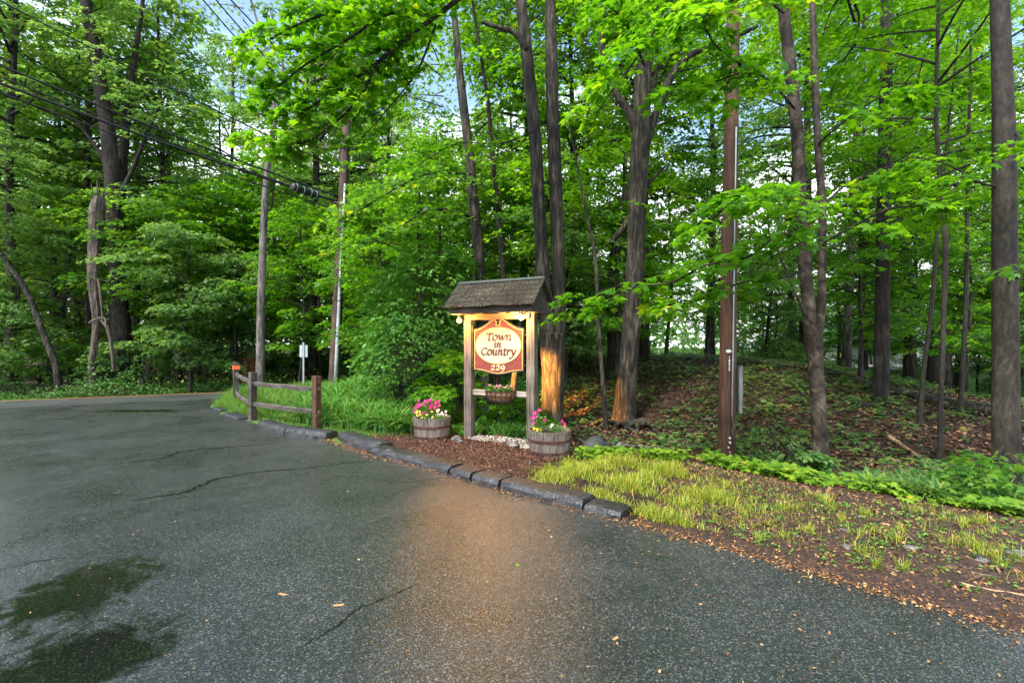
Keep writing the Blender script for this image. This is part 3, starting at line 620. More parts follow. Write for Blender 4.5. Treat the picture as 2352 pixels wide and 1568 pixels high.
# dead snag with hanging limb
Q = [W(212, 905, 18.5), W(210, 840, 18.5), W(222, 740, 18.6), W(214, 650, 18.6), W(218, 560, 18.6), W(222, 500, 18.6), W(226, 452, 18.6)]
Q[0].z = hz(Q[0].x, Q[0].y)-.1
b = Vector((Q[0].x, Q[0].y, Q[0].z+.1)); t = thing('dead_tree', 'broken pale dead snag in front of the massive oak', 'tree', b)
V, Fc = [], []; q = smooth_path([p-b for p in Q], 5); rr = np.interp(np.linspace(0, 1, len(q)), [0, .2, .45, .7, .9, 1], [.13, .10, .16, .21, .25, .17])
tube(V, Fc, q, rr, 12, .16, random.Random(3)); tp = q[-1]
for i in range(6):
    a = i*1.05; p0 = tp+Vector((.13*math.cos(a), .13*math.sin(a), -.1)); tube(V, Fc, [p0, p0+Vector((.05*math.cos(a), .05*math.sin(a), .2)), p0+Vector((.1*math.cos(a), .1*math.sin(a), .35+.2*(i % 3)))], [.06, .04, .005], 5, .1, random.Random(i))
ob('trunk', raw(V, Fc, DEADWOOD, 'snag', False), t)
V, Fc = [], []; tube(V, Fc, smooth_path([p-b for p in (W(232, 735, 18.3), W(245, 750, 18.2), W(255, 790, 18.2), (W(262, 850, 18.2)))], 4), [.06]*13, 7, .2, random.Random(7))
tube(V, Fc, smooth_path([p-b for p in (W(205, 742, 18.3), W(215, 735, 18.2), W(240, 730, 18.2), (W(246, 760, 18.2)))], 4), [.04]*13, 6, .2, random.Random(8))
tube(V, Fc, smooth_path([p-b for p in (W(225, 640, 18.5), W(232, 690, 18.3), W(236, 740, 18.2))], 4), [.04]*9, 6, .2, random.Random(9))
ob('hanging_branch', raw(V, Fc, DEADWOOD, 'hang'), t)

# ------------------------------------------------------------------ background woods
pr = random.Random(77)
LANDM = [(-200, 'left frame edge'), (60, 'curved leaning trunk'), (270, 'massive oak'), (440, 'sky gap'), (600, 'pale straight trunk'), (775, 'roadside pole'), (930, 'tall shrub'),
         (1100, 'sign roof'), (1265, 'twin tree'), (1460, 'furrowed tree'), (1672, 'near pole'), (1870, 'Y shaped tree'), (2030, 'mound tree'), (2160, 'slim bent trunk'), (2305, 'far right trunk'), (2700, 'right frame edge')]
def zone_lab(x, y, kind):
    px = 1176+x/y*F
    i = max([k for k in range(len(LANDM)-1) if LANDM[k][0] <= px] or [0])
    row = 'front rows' if y < 24 else ('middle rows' if y < 38 else 'far rows')
    k = {'t': 'tall tree', 'u': 'low layered tree', 'f': 'distant tree'}[kind]
    l = f'{k}, {row}, between {LANDM[i][1]} and {LANDM[i+1][1]}'
    return l, f'{k}s {row} between {LANDM[i][1]} and {LANDM[i+1][1]}'
placed = [(W(p[1][0][0], 800, p[0]).x, p[0]) for p in HT.values()]
def ok(x, y, d):
    for a, b in placed:
        if (a-x)**2+(b-y)**2 < d*d: return False
    return True
def gap(px, y):   # open sky wedge kept free of tall trees
    return 400 < px < 690 and y < 34
def scatter(n, ylo, yhi, pxlo, pxhi, kind, mind, variants, s0, s1, seed, avoid_gap=True):
    pr = random.Random(seed); c = 0; tries = 0
    while c < n and tries < n*60:
        tries += 1
        y = math.sqrt(pr.uniform(ylo**2, yhi**2)); px = pr.uniform(pxlo, pxhi); x = (px-1176)/F*y
        if not ok(x, y, mind): continue
        t = road_t(np.array([x]), np.array([y]))[0]
        if -3.4 < t < 4.6 or (x < -6 and t < 5.2): continue
        if avoid_gap and kind != 'u' and gap(px, y): continue
        placed.append((x, y)); c += 1
        lab, grp = zone_lab(x, y, kind)
        place_tree(variants[pr.randrange(len(variants))], x, y, lab, grp, pr.uniform(s0, s1), pr.uniform(0, 6.28), 'forest_tree' if kind != 'u' else 'understory_tree')
scatter(12, 19.5, 27, -60, 900, 't', 2.6, TALL, .9, 1.1, 101)
for (px_, y_, v_, s_) in ((30, 19.5, 1, 1.1), (150, 21, 0, 1.1), (345, 20.5, 0, 1.05), (430, 19.2, 1, 1.1), (500, 22, 2, .95), (545, 20, 1, .95), (690, 19.8, 2, .8), (735, 23, 0, 1.1), (850, 17.8, 2, .75), (880, 14.2, 0, .75), (960, 13.2, 2, .7), (905, 21.5, 0, 1.1), (1010, 16.5, 2, .85)):
    x_ = (px_-1176)/F*y_; placed.append((x_, y_)); l_, g_ = zone_lab(x_, y_, 'u'); place_tree(UNDER[v_], x_, y_, l_, g_, s_, px_*.7, 'understory_tree')
scatter(18, 20, 30, -60, 1000, 'u', 1.8, UNDER, .9, 1.25, 102)
scatter(4, 16.5, 24, 960, 1500, 't', 2.3, TALL, .75, 1.0, 103)
scatter(6, 12.5, 20, 900, 1500, 'u', 1.6, UNDER, .7, 1.0, 104)
scatter(8, 13.5, 24, 1500, 2420, 't', 2.2, TALL, .75, 1.0, 105)
scatter(10, 12.5, 24, 1500, 2420, 'u', 1.8, UNDER, .75, 1.05, 106)
scatter(14, 27, 46, -80, 1000, 't', 2.8, TALL, 1.0, 1.25, 107)
scatter(8, 27, 42, 1000, 2430, 't', 3.2, TALL, .95, 1.15, 127)
scatter(17, 26, 44, -80, 1500, 'u', 2.0, UNDER, 1.0, 1.4, 108)
scatter(10, 20, 40, 1600, 2430, 'u', 2.0, UNDER, 1.0, 1.4, 118)
scatter(26, 46, 72, -80, 1500, 'f', 3.2, TALL, 1.1, 1.35, 109)
scatter(14, 25, 48, 1400, 2500, 'u', 2.4, UNDER, 1.1, 1.8, 129)
scatter(20, 46, 72, -80, 1400, 'u', 2.5, UNDER, 1.2, 1.7, 110)
# far woods: one leafy mass behind everything
rng = np.random.default_rng(9)
n = 26000
pxs = rng.uniform(-150, 2500, n); ys = rng.uniform(76, 100, n); xs = (pxs-1176)/F*ys
zs = rng.random(n)**1.1*24
zs = np.where((pxs < 1600) & (rng.random(n) < .3), rng.random(n)*6-.5, zs)
low = (pxs > 1650) & (zs < 1.5); keep = ~low & ~((pxs > 400) & (pxs < 720) & (zs > 12)) & ~((pxs > 1400) & (zs > 14)) & ~((pxs > 1400) & (rng.random(n) < .1))
P = np.stack([xs, ys, zs], 1)[keep]; n = len(P)
clump = .5+.5*np.sin(P[:, 0]*.55+2*np.sin(P[:, 2]*.4))*np.sin(P[:, 2]*.8+P[:, 0]*.2)
sel = rng.random(n) < .35+.65*clump; P = P[sel]; n = len(P)
Nn = rng.normal(0, .5, (n, 3)); Nn[:, 2] += .8; Nn[:, 1] -= .4; Td = rng.normal(0, 1, (n, 3)); Td[:, 2] -= .4
o = ob('far_woods', leaves(P, Nn, Td, .9+.7*rng.random(n), 'lobe', LEAF_COOL, np.clip(clump[sel]*.6+.4*rng.random(n), 0, 1)))
tag(o, 'far mass of green woodland closing the view', 'woodland', kind='stuff')

# ------------------------------------------------------------------ shrubs
def shrub_mesh(seed, r, h, n, size, tm, mat, droop=.5):
    rng = np.random.default_rng(seed)
    k = max(8, n//26); az = rng.random(k)*6.28; zz = h*(.12+.85*rng.random(k)**.8); env = np.sin(np.clip(zz/h, .05, .97)*math.pi*.82+.35)**.6
    rr = r*env*(.35+.6*rng.random(k)); c = np.stack([rr*np.cos(az), rr*np.sin(az), zz], 1)
    az2 = az+rng.normal(0, .5, k); d = np.stack([np.cos(az2), np.sin(az2), .1+.5*rng.random(k)], 1)
    L = .38*r*(.7+.6*rng.random(k))+.1
    P, Nn, Td, S, var = sprays(rng, c, d, L, L*.5, 26, size, droop=droop)
    m = leaves(P, Nn, Td, S, tm, mat, var); V, Fc = [], []; pr = random.Random(seed)
    for i in range(0, k, 3):
        p = Vector(c[i]); tube(V, Fc, smooth_path([Vector((p.x*.12, p.y*.12, -.1)), Vector((p.x*.5, p.y*.5, p.z*.55)), p], 3), np.linspace(.014, .004, 7), 5, cap=False)
    return m, raw(V, Fc, BARK_GREY, 'stem', True)
def shrub(ms, x, y, label, group=None, s=1, rz=0, name='shrub', sz=None):
    t = thing(name, label, 'shrub', (x, y, hz(x, y)), rz, group); t.scale = (s, s, sz or s)
    link(bpy.data.objects.new('foliage', ms[0]), t); link(bpy.data.objects.new('stem', ms[1]), t); return t
bigsh = shrub_mesh(201, 1.15, 3.9, 5200, .14, 'oval', LEAF_SHRUB, .8)
p = W(985, 900, 11.4); shrub(bigsh, p.x, p.y, 'tall bright green shrub with drooping oval leaves left of the sign', rz=.4)
sh2 = shrub_mesh(202, .95, 2.2, 3200, .095, 'oval', LEAF_SHRUB, .7)
p = W(935, 900, 10.4); shrub(sh2, p.x, p.y, 'lower round shrub behind the left barrel planter')
sh3 = shrub_mesh(203, .62, 1.55, 1500, .13, 'maple', MP, .5)
p = W(1035, 900, 9.3); shrub(sh3, p.x, p.y, 'yellow green maple bush touching the left sign post')
sh4 = shrub_mesh(204, .55, 1.0, 900, .11, 'maple', MP, .5)
p = W(1180, 900, 9.3); shrub(sh4, p.x, p.y, 'maple seedling bush low between the two sign posts', s=.8)
p = W(1236, 900, 9.2); shrub(sh4, p.x, p.y, 'maple seedling bush between the right sign post and the twin trunk', s=.5, rz=2)
p = W(1795, 1050, 6.9); shrub(shrub_mesh(205, .42, .62, 1500, .05, 'quad', LEAF_COOL, .3), p.x, p.y, 'fine leaved dark shrub right of the near utility pole')
p = W(1830, 1050, 6.5); shrub(shrub_mesh(206, .33, .38, 420, .10, 'oval', LEAF_COOL, .3), p.x, p.y, 'broad leaved low plant at the foot of the Y shaped tree')
p = W(2265, 1060, 6.0); shrub(shrub_mesh(207, .33, .45, 420, .09, 'maple', LEAF_WOOD, .3), p.x, p.y, 'maple seedling clump at the foot of the far right trunk')
p = W(2090, 1100, 6.2); shrub(shrub_mesh(208, .3, .35, 420, .06, 'oval', LEAF_COOL, .3), p.x, p.y, 'small bushy plant between the strap leaves and the slim bent trunk')
def shl(x, y, k):
    l, g = zone_lab(x, y, 't'); return l.replace('tall tree', k), g.replace('tall trees', k+'s')
SH = [shrub_mesh(210+i, 1.3, 1.7+.5*i, 2600, .15, 'lobe', (LEAF_COOL, LEAF_WOOD, LEAF_COOL)[i], .4) for i in range(3)]
pr = random.Random(55)
for i in range(34):
    s = -16+i*1.05+pr.uniform(-.4, .4); tt = 5.6+pr.uniform(0, 1.2)+(2.2 if i % 2 else 0); x, y = roadpt(s, tt)
    if ok(x, y, .7): shrub(SH[i % 3], x, y, *shl(x, y, 'leafy thicket shrub'), pr.uniform(.7, 1.15), pr.uniform(0, 6))
for i in range(26):
    y = pr.uniform(15.5, 27); px = pr.uniform(640, 1330); x = (px-1176)/F*y
    if road_t(np.array([x]), np.array([y]))[0] > -2.6 and road_t(np.array([x]), np.array([y]))[0] < 4.6: continue
    shrub(SH[i % 3], x, y, *shl(x, y, 'dark leafy shrub'), pr.uniform(.55, 1.0), pr.uniform(0, 6))
for i in range(18):
    y = pr.uniform(17, 32); px = pr.uniform(1330, 2380); x = (px-1176)/F*y
    shrub(SH[i % 3], x, y, *shl(x, y, 'woodland shrub'), pr.uniform(.55, 1.0), pr.uniform(0, 6))

# ------------------------------------------------------------------ blades and ground plants
def blades(P, az, h, wd, lean, mat, rng, seg=3, arch=1.0, var=None, name='grass'):
    """curved tapering blades, roots P (n,3)"""
    n = len(P); d = np.stack([np.cos(az), np.sin(az), np.zeros(n)], 1); s = np.stack([-np.sin(az), np.cos(az), np.zeros(n)], 1)
    V = np.zeros((n, 2*seg+1, 3))
    for i in range(seg+1):
        q = i/seg; up = h*(q-arch*.45*lean*q*q); fo = h*lean*(q**1.8)
        c = P+d*fo[:, None]; c[:, 2] += up
        wq = wd*(1-q)**.6*(.6+.4*math.sin(min(1, q*2+.3)*1.57))
        if i < seg: V[:, 2*i] = c-s*wq[:, None]/2; V[:, 2*i+1] = c+s*wq[:, None]/2
        else: V[:, 2*seg] = c
    f = []
    for i in range(seg-1): f += [(2*i, 2*i+1, 2*i+3), (2*i, 2*i+3, 2*i+2)]
    f.append((2*seg-2, 2*seg-1, 2*seg)); f = np.array(f)
    T = (f[None]+(np.arange(n)*(2*seg+1))[:, None, None]).reshape(-1, 3)
    if var is None: var = rng.random(n)
    return npmesh(V, T, mat, np.repeat(var, 2*seg+1), name)
def pts_in(poly, n, rng):
    poly = np.array(poly, float); lo, hi = poly.min(0), poly.max(0); o = []
    while sum(map(len, o)) < n:
        q = rng.uniform(lo, hi, (n*2, 2)); o.append(q[inside(q[:, 0], q[:, 1], poly)])
    return np.concatenate(o)[:n]
def gp(*pts): return [G(px, py) for px, py in pts]
def ground_pts(xy, dz=0.): return np.c_[xy, H(xy[:, 0], xy[:, 1])+dz]
rng = np.random.default_rng(17)
# verge grass by the kerb (yellow green)
patch = [(.25, 5.42), (.1, 6.0), (.55, 6.75), (1.5, 7.0), (2.1, 6.35), (2.2, 5.2), (2.15, 4.2), (1.75, 4.1), (1.3, 4.35), (.95, 4.75), (.45, 5.15)]
xy = pts_in(patch, 30000, rng); nz = np.sin(xy[:, 0]*5.2+1)*np.sin(xy[:, 1]*6.1)+.6*np.sin(xy[:, 0]*13+xy[:, 1]*9)
keep = (rng.random(len(xy)) < np.clip(.38+.6*nz, .03, 1)); xy = xy[keep]
n = len(xy); h = (.035+.11*rng.random(n)**1.6)*(.75+.8*np.clip(nz[keep], 0, 1))
o = ob('grass', blades(ground_pts(xy), rng.random(n)*6.28, h, .004+.004*rng.random(n), .3+.8*rng.random(n), GRASS_Y, rng))
tag(o, 'yellow green grass patch growing behind the right end of the kerb', 'grass', kind='stuff')
# scattered tufts on the bare verge
vp = [(1.7, 4.15), (2.2, 3.6), (3.3, 2.9), (5.0, 2.6), (5.2, 4.0), (4.4, 4.4), (3.3, 4.7), (2.3, 5.6)]
c0 = pts_in(vp, 95, rng); P = []; hh = []
for c in c0:
    k = int(rng.integers(14, 60)); r = .012+.035*rng.random(); q = c+rng.normal(0, r, (k, 2)); P.append(q); hh.append(np.full(k, .07+.10*rng.random()))
c1 = pts_in(vp, 3500, rng); P.append(c1); hh.append(np.full(len(c1), .03))
c2 = pts_in([(2.0, 4.0), (2.6, 3.9), (3.2, 4.5), (3.0, 5.6), (2.3, 6.4), (2.1, 5.4)], 1400, rng); P.append(c2); hh.append(np.full(len(c2), .06))
xy = np.concatenate(P); h = np.concatenate(hh)*(.6+.6*rng.random(len(xy))); n = len(xy)
o = ob('grass_tufts', blades(ground_pts(xy), rng.random(n)*6.28, h, .0035+.002*rng.random(n), .2+.8*rng.random(n), GRASS_Y, rng))
tag(o, 'thin grass tufts scattered over the bare brown verge', 'grass', kind='stuff')
# grass around the fence
fp = [(-8.6, 14.6), (-8.1, 13.05), (-6.75, 11.6), (-5.35, 10.35), (-3.3, 8.65), (-2.2, 7.6), (-1.7, 8.3), (-2.6, 9.6), (-3.4, 11.6), (-4.0, 15.6), (-6.8, 15.2)]
xy = pts_in(fp, 34000, rng); dE = dist_poly(xy[:, 0], xy[:, 1], EDGE); left = sstep(-4.6, -6.2, xy[:, 0])
n = len(xy); h = (.10+.16*rng.random(n)+.26*left*rng.random(n))*np.maximum(.25+.75*sstep(.05, .9, dE), left*(.4+.6*sstep(0, .3, dE)))*np.where(xy[:, 0] > -4.7, .45, 1)*(1+.25*np.sin(xy[:, 0]*3)*np.sin(xy[:, 1]*2.3))
o = ob('grass', blades(ground_pts(xy), rng.random(n)*6.28, h, .009+.005*rng.random(n), .4+.7*rng.random(n), GRASS_M, rng))
tag(o, 'long soft green grass around the split rail fence', 'grass', kind='stuff')
# day lilies: broad arching strap leaves in clumps
def lilies(poly, nclump, seed, hlo, hhi, label, group_name='lily_bed', mat=LILY_M, per=(22, 34)):
    rng = np.random.default_rng(seed); c = pts_in(poly, nclump, rng); P = []; az = []; h = []
    for q in c:
        k = int(rng.integers(*per)); P.append(q+rng.normal(0, .05, (k, 2))); az.append(rng.random(k)*6.28); h.append(np.full(k, rng.uniform(hlo, hhi)))
    xy = np.concatenate(P); az = np.concatenate(az); n = len(xy); h = np.concatenate(h)*(.7+.5*rng.random(n))
    o = ob(group_name, blades(ground_pts(xy), az, h, .028+.020*rng.random(n), .5+.65*rng.random(n), mat, rng, seg=5, arch=1.35))
    return tag(o, label, 'plants', kind='stuff')
lilies([(-4.55, 10.2), (-3.45, 9.25), (-2.2, 8.6), (-1.7, 8.75), (-1.25, 8.75), (-1.4, 10.2), (-2.0, 12.6), (-4.0, 14.2), (-5.2, 12.6)], 520, 61, .50, .72, 'thick bed of arching strap leaved lilies between the fence and the left barrel')
lilies([(-1.7, 8.5), (-1.0, 8.45), (.4, 8.25), (.5, 9.0), (-1.3, 9.6)], 70, 62, .26, .42, 'strap leaved lilies growing behind the sign posts')
lilies([(3.9, 5.3), (4.6, 5.0), (5.3, 4.75), (5.5, 5.3), (4.7, 6.1), (4.2, 5.9)], 75, 63, .22, .38, 'dark green strap leaves at the right edge of the woods', mat=LEAF_COOL)
# herb strip beyond the road
xy = []
s = rng.uniform(-16, 16, 26000); tt = 3.5+np.abs(rng.normal(0, .75, 26000)); X = L0[0]+LD[0]*s+LN[0]*tt; Y = L0[1]+LD[1]*s+LN[1]*tt
n = len(X); hv = .9*rng.random(n)**1.2*(.55+.35*np.sin(s*1.3)+.3*sstep(-8, 0, s))+.03; P = np.c_[X, Y, H(X, Y)+hv*.75]
Nn = rng.normal(0, .4, (n, 3)); Nn[:, 2] += 1; Td = rng.normal(0, 1, (n, 3))
tag(ob('roadside_weeds', leaves(P, Nn, Td, .07+.05*rng.random(n), 'quad', HERB_M, rng.random(n))), 'low green weeds along the far edge of the road', 'weeds', kind='stuff')
k = 130; s = rng.normal(1.0, 1.6, k); tt = rng.uniform(3.5, 4.6, k); X = L0[0]+LD[0]*s+LN[0]*tt; Y = L0[1]+LD[1]*s+LN[1]*tt
P = np.c_[X, Y, H(X, Y)+.55+.25*rng.random(k)]; Nn = rng.normal(0, .5, (k, 3)); Nn[:, 1] -= .6
tag(ob('wildflowers', leaves(P, Nn, rng.normal(0, 1, (k, 3)), .06+.03*rng.random(k), 'lobe', YEL, rng.random(k)*.6)), 'small yellow wildflowers in the weeds across the road', 'flowers', kind='stuff')
# dark low ground cover behind the pole
gcp = [(-7, 19.6), (-2, 17.5), (0, 12.5), (-1.6, 11.5), (-4, 15.8), (-7.6, 16)]
xy = np.concatenate([pts_in([(-12, 22.5), (-2, 26), (4, 30), (-14, 34)], 9000, rng), pts_in([(-5.2, 15.6), (-3.9, 14.2), (-1.6, 12), (.6, 10.6), (1.4, 13), (-1, 17.5)], 9000, rng)])
n = len(xy); P = ground_pts(xy); P[:, 2] += .05+.4*rng.random(n); Nn = rng.normal(0, .35, (n, 3)); Nn[:, 2] += 1
tag(ob('ground_cover', leaves(P, Nn, rng.normal(0, 1, (n, 3)), .08+.06*rng.random(n), 'quad', HERB_M, rng.random(n)*.7)), 'low leafy ground cover under the trees behind the tall roadside pole', 'ground cover', kind='stuff')
# seedlings on the mound
mp_ = [(.9, 8.4), (1.0, 13), (1.2, 19), (9, 21), (17, 19), (15, 12.5), (9.8, 8.0), (6.4, 5.6), (4.2, 6.6), (2.5, 8.2)]
c = pts_in(mp_, 5600, rng); nz = np.sin(c[:, 0]*1.7+.5)*np.sin(c[:, 1]*1.3+1)+.7*np.sin(c[:, 0]*.8-c[:, 1]*.9)
c = c[rng.random(len(c)) < np.clip(.5+.45*nz+.3*sstep(9, 13, c[:, 1]), .1, 1)]; m = len(c); q = 5
hp = (.06+.16*rng.random(m)); az = rng.random((m, q))*6.28; rr = .05+.07*rng.random((m, q))
X = c[:, None, 0]+rr*np.cos(az); Y = c[:, None, 1]+rr*np.sin(az); Z = H(X, Y)+hp[:, None]*(.7+.3*rng.random((m, q)))
P = np.stack([X, Y, Z], -1).reshape(-1, 3); Td = np.stack([np.cos(az), np.sin(az), -.15+0*az], -1).reshape(-1, 3); Nn = rng.normal(0, .18, (m*q, 3)); Nn[:, 2] += 1
big = np.repeat(.65+.95*rng.random(m)**2, q)
tag(ob('seedlings', leaves(P, Nn, Td, .105*big, 'lobe', LEAF_COOL, np.repeat(rng.random(m), q))), 'small green seedlings carpeting the leaf strewn mound', 'ground cover', kind='stuff')
# dead leaves on the mound and woodland floor
xy = pts_in([(-.2, 7.6), (.8, 12), (1.2, 19), (9, 21), (17, 19), (15, 12.5), (9.8, 8.0), (6.4, 4.6), (4.2, 5.0), (2.3, 6.9), (.8, 7.4)], 42000, rng); wgt = np.clip(9/xy[:, 1], 0, 1)**1.5
xy = xy[rng.random(len(xy)) < wgt]; n = len(xy); P = ground_pts(xy, .008); P[:, 2] += .02*rng.random(n); Nn = rng.normal(0, .35, (n, 3)); Nn[:, 2] += 1
tag(ob('dead_leaves', leaves(P, Nn, rng.normal(0, 1, (n, 3)), .05+.06*rng.random(n), 'quad', DEAD_M, rng.random(n))), 'brown fallen leaves covering the mound and the ditch', 'leaf litter', kind='stuff')
# maple fringe between the verge and the ditch
fr = np.array([(1.05, 7.15), (2.0, 7.0), (2.6, 6.75), (3.2, 6.0), (4.0, 5.3), (4.6, 4.85), (5.4, 4.35)])
sl = np.r_[0, np.cumsum(np.hypot(*np.diff(fr, axis=0).T))]; q = rng.uniform(0, sl[-1], 1150); q = q[rng.random(1150) < .36+.42*np.sin(q*5.1)*np.sin(q*2.3+1)]; NQ = len(q)
c = np.stack([np.interp(q, sl, fr[:, 0]), np.interp(q, sl, fr[:, 1])], 1)+rng.normal(0, 1, (NQ, 2))*np.array([.06, .12])*(.7+1.1*q[:, None]/sl[-1])
m = len(c); k = 4; az = rng.random((m, k))*6.28; rr = .03+.06*rng.random((m, k)); X = c[:, None, 0]+rr*np.cos(az); Y = c[:, None, 1]+rr*np.sin(az)
Z = H(X, Y)+(.03+.13*rng.random(m)**1.4)[:, None]; P = np.stack([X, Y, Z], -1).reshape(-1, 3); Td = np.stack([np.cos(az), np.sin(az), -.2+0*az], -1).reshape(-1, 3); Nn = rng.normal(0, .2, (m*k, 3)); Nn[:, 2] += 1; Nn[:, 1] -= .2
tag(ob('maple_seedlings', leaves(P, Nn, Td, .065+.04*rng.random(m*k), 'maple', LEAF_LIME, np.repeat(rng.random(m), k)*.8+.2*rng.random(m*k))), 'lime green maple seedlings forming a fringe along the ditch', 'seedlings', kind='stuff')
hx = pts_in(vp, 420, rng); m = len(hx); k = 6; az = rng.random((m, k))*6.28; rr = .008+.03*rng.random((m, k)); X = hx[:, None, 0]+rr*np.cos(az); Y = hx[:, None, 1]+rr*np.sin(az)
P = np.stack([X, Y, H(X, Y)+.012+.03*rng.random((m, k))], -1).reshape(-1, 3); Nn = rng.normal(0, .35, (m*k, 3)); Nn[:, 2] += 1; Td = np.stack([np.cos(az), np.sin(az), 0*az+.1], -1).reshape(-1, 3)
tag(ob('verge_weeds', leaves(P, Nn, Td, .018+.022*rng.random(m*k), 'oval', GRASS_M, rng.random(m*k))), 'tiny broad leaved weeds sprouting on the brown verge', 'weeds', kind='stuff')
dg_ = pts_in([(1.6, 4.2), (3.2, 2.9), (5.4, 2.4), (5.4, 4.4), (3.4, 5.8), (2.2, 6.2)], 900, rng); n = len(dg_); P = ground_pts(dg_, .012); Nn = rng.normal(0, .45, (n, 3)); Nn[:, 2] += 1
tag(ob('verge_litter', leaves(P, Nn, rng.normal(0, 1, (n, 3)), .03+.045*rng.random(n), 'oval', DEAD_M, rng.random(n))), 'brown curled leaves lying on the verge', 'leaf litter', kind='stuff')
# debris bits on verge and driveway
vpoly = [(1.1, 4.35), (1.75, 3.75), (2.4, 3.1), (2.95, 2.6), (4.2, 2.0), (6.0, 2.4), (5.6, 4.3), (4.2, 5.3), (3.2, 6.1), (2.4, 6.4)]
xy = pts_in(vpoly, 26000, rng); q = rng.uniform(0, 1, 5200)
E = np.array(EDGE[2:12]); sl = np.r_[0, np.cumsum(np.hypot(*np.diff(E, axis=0).T))]; q = q**1.0*sl[-1]
ex = np.stack([np.interp(q, sl, E[:, 0]), np.interp(q, sl, E[:, 1])], 1)+rng.normal(0, .05, (5200, 2))-np.abs(rng.normal(0, .07, (5200, 1)))*np.array([.6, .6])
dr = pts_in([(-1.5, 1.2), (5.2, 1.2), (2.8, 2.7), (1.0, 4.4), (-1.0, 6.1), (-4.5, 8.5), (-5, 4)], 2600, rng); dr = dr[rng.random(len(dr)) < np.clip(.25+.3*dr[:, 0], .06, 1)]
xy = np.concatenate([xy, ex, dr]); n = len(xy); z = H(xy[:, 0], xy[:, 1]); z = np.where(inside(xy[:, 0], xy[:, 1], PAVE), .001, z)
P = np.c_[xy, z+.004+.006*rng.random(n)]; Nn = rng.normal(0, .3, (n, 3)); Nn[:, 2] += 1
sz = np.where(np.arange(n) < 26000, .012+.030*rng.random(n)**2, .009+.020*rng.random(n)**2)
tag(ob('tree_debris', leaves(P, Nn, rng.normal(0, 1, (n, 3)), sz, 'quad', BITS_M, rng.random(n)**1.3)), 'tan bud scales and bits of bark littering the verge and driveway edge', 'debris', kind='stuff')
# dirt + pebbles of the verge, as a real sheet over the terrain
def drape(name, poly, mat, dz, seed, step=.05, amp=.015, kind='structure', fade=.12):
    poly = np.array(poly, float); lo, hi = poly.min(0)-step, poly.max(0)+step
    xs = np.arange(lo[0], hi[0], step); ys = np.arange(lo[1], hi[1], step); X, Y = np.meshgrid(xs, ys)
    r = np.random.default_rng(seed); ins = inside(X.ravel(), Y.ravel(), poly).reshape(X.shape)
    d = dist_poly(X.ravel(), Y.ravel(), np.r_[poly, poly[:1]]).reshape(X.shape); d = np.where(ins, d, -d)
    base = H(X, Y); pv = inside(X.ravel(), Y.ravel(), PAVE).reshape(X.shape); base = np.where(pv, np.maximum(base, -.0), base)
    Z = base+dz*np.clip(sstep(-.06, fade, d), 0, 1)-.02*(1-sstep(-.06, .02, d))+amp*(r.random(X.shape)-.5)*sstep(0, .1, d)
    idx = np.arange(X.size).reshape(X.shape); ok_ = (d > -.06); f = ok_[:-1, :-1] & ok_[1:, :-1] & ok_[:-1, 1:] & ok_[1:, 1:]
    Q = np.stack([idx[:-1, :-1], idx[:-1, 1:], idx[1:, 1:], idx[1:, :-1]], -1)[f]
    o = ob(name, npmesh(np.stack([X, Y, Z], -1), Q, mat, None, name, True)); tag(o, kind=kind); return o
def dirtmat(name, stops, s=40.):
    m, t, p, o = newmat(name); c = N(t, 'ShaderNodeTexCoord'); v = N(t, 'ShaderNodeTexVoronoi', Scale=s); n = N(t, 'ShaderNodeTexNoise', Scale=6., Detail=8., Roughness=.7)
    t.links.new(c.outputs['Object'], v.inputs[0]); t.links.new(c.outputs['Object'], n.inputs[0]); sp = N(t, 'ShaderNodeSeparateColor'); t.links.new(v.outputs['Color'], sp.inputs[0])
    a = N(t, 'ShaderNodeMath', operation='MULTIPLY'); t.links.new(sp.outputs[0], a.inputs[0]); t.links.new(n.outputs[0], a.inputs[1])
    t.links.new(ramp(t, a.outputs[0], stops), p.inputs['Base Color']); p.inputs['Roughness'].default_value = .8
    b = N(t, 'ShaderNodeBump', Strength=.9, Distance=.012); t.links.new(sp.outputs[1], b.inputs['Height']); t.links.new(b.outputs[0], p.inputs['Normal']); return m
MULCH = dirtmat('mulch', [(.0, (.014, .006, .004)), (.3, (.045, .018, .011)), (.75, (.12, .055, .032))], 60)
DIRT = dirtmat('verge_dirt', [(.0, (.012, .006, .004)), (.3, (.042, .020, .011)), (.75, (.16, .08, .038))], 75)
BED = [(-.98, 6.32), (-.2, 5.65), (.1, 5.5), (.22, 5.95), (.6, 6.75), (.95, 7.0), (1.0, 7.35), (.6, 7.75), (.35, 7.95), (-.65, 8.45), (-1.6, 8.5), (-2.5, 8.25), (-3.1, 8.55), (-2.75, 7.95), (-1.95, 7.25)]
drape('mulch_bed', BED, MULCH, .05, 3, fade=.25)
drape('verge', vpoly, DIRT, .012, 4, fade=.15)
xy = pts_in(BED, 13000, rng); n = len(xy); z = H(xy[:, 0], xy[:, 1])+.045+.02*rng.random(n); P = np.c_[xy, z]; Nn = rng.normal(0, .4, (n, 3)); Nn[:, 2] += 1
tag(ob('bark_mulch', leaves(P, Nn, rng.normal(0, 1, (n, 3)), .018+.028*rng.random(n), 'chip', CHIP_M, rng.random(n)**1.3)), 'reddish brown bark mulch chips around the sign and barrels', 'mulch', kind='stuff')
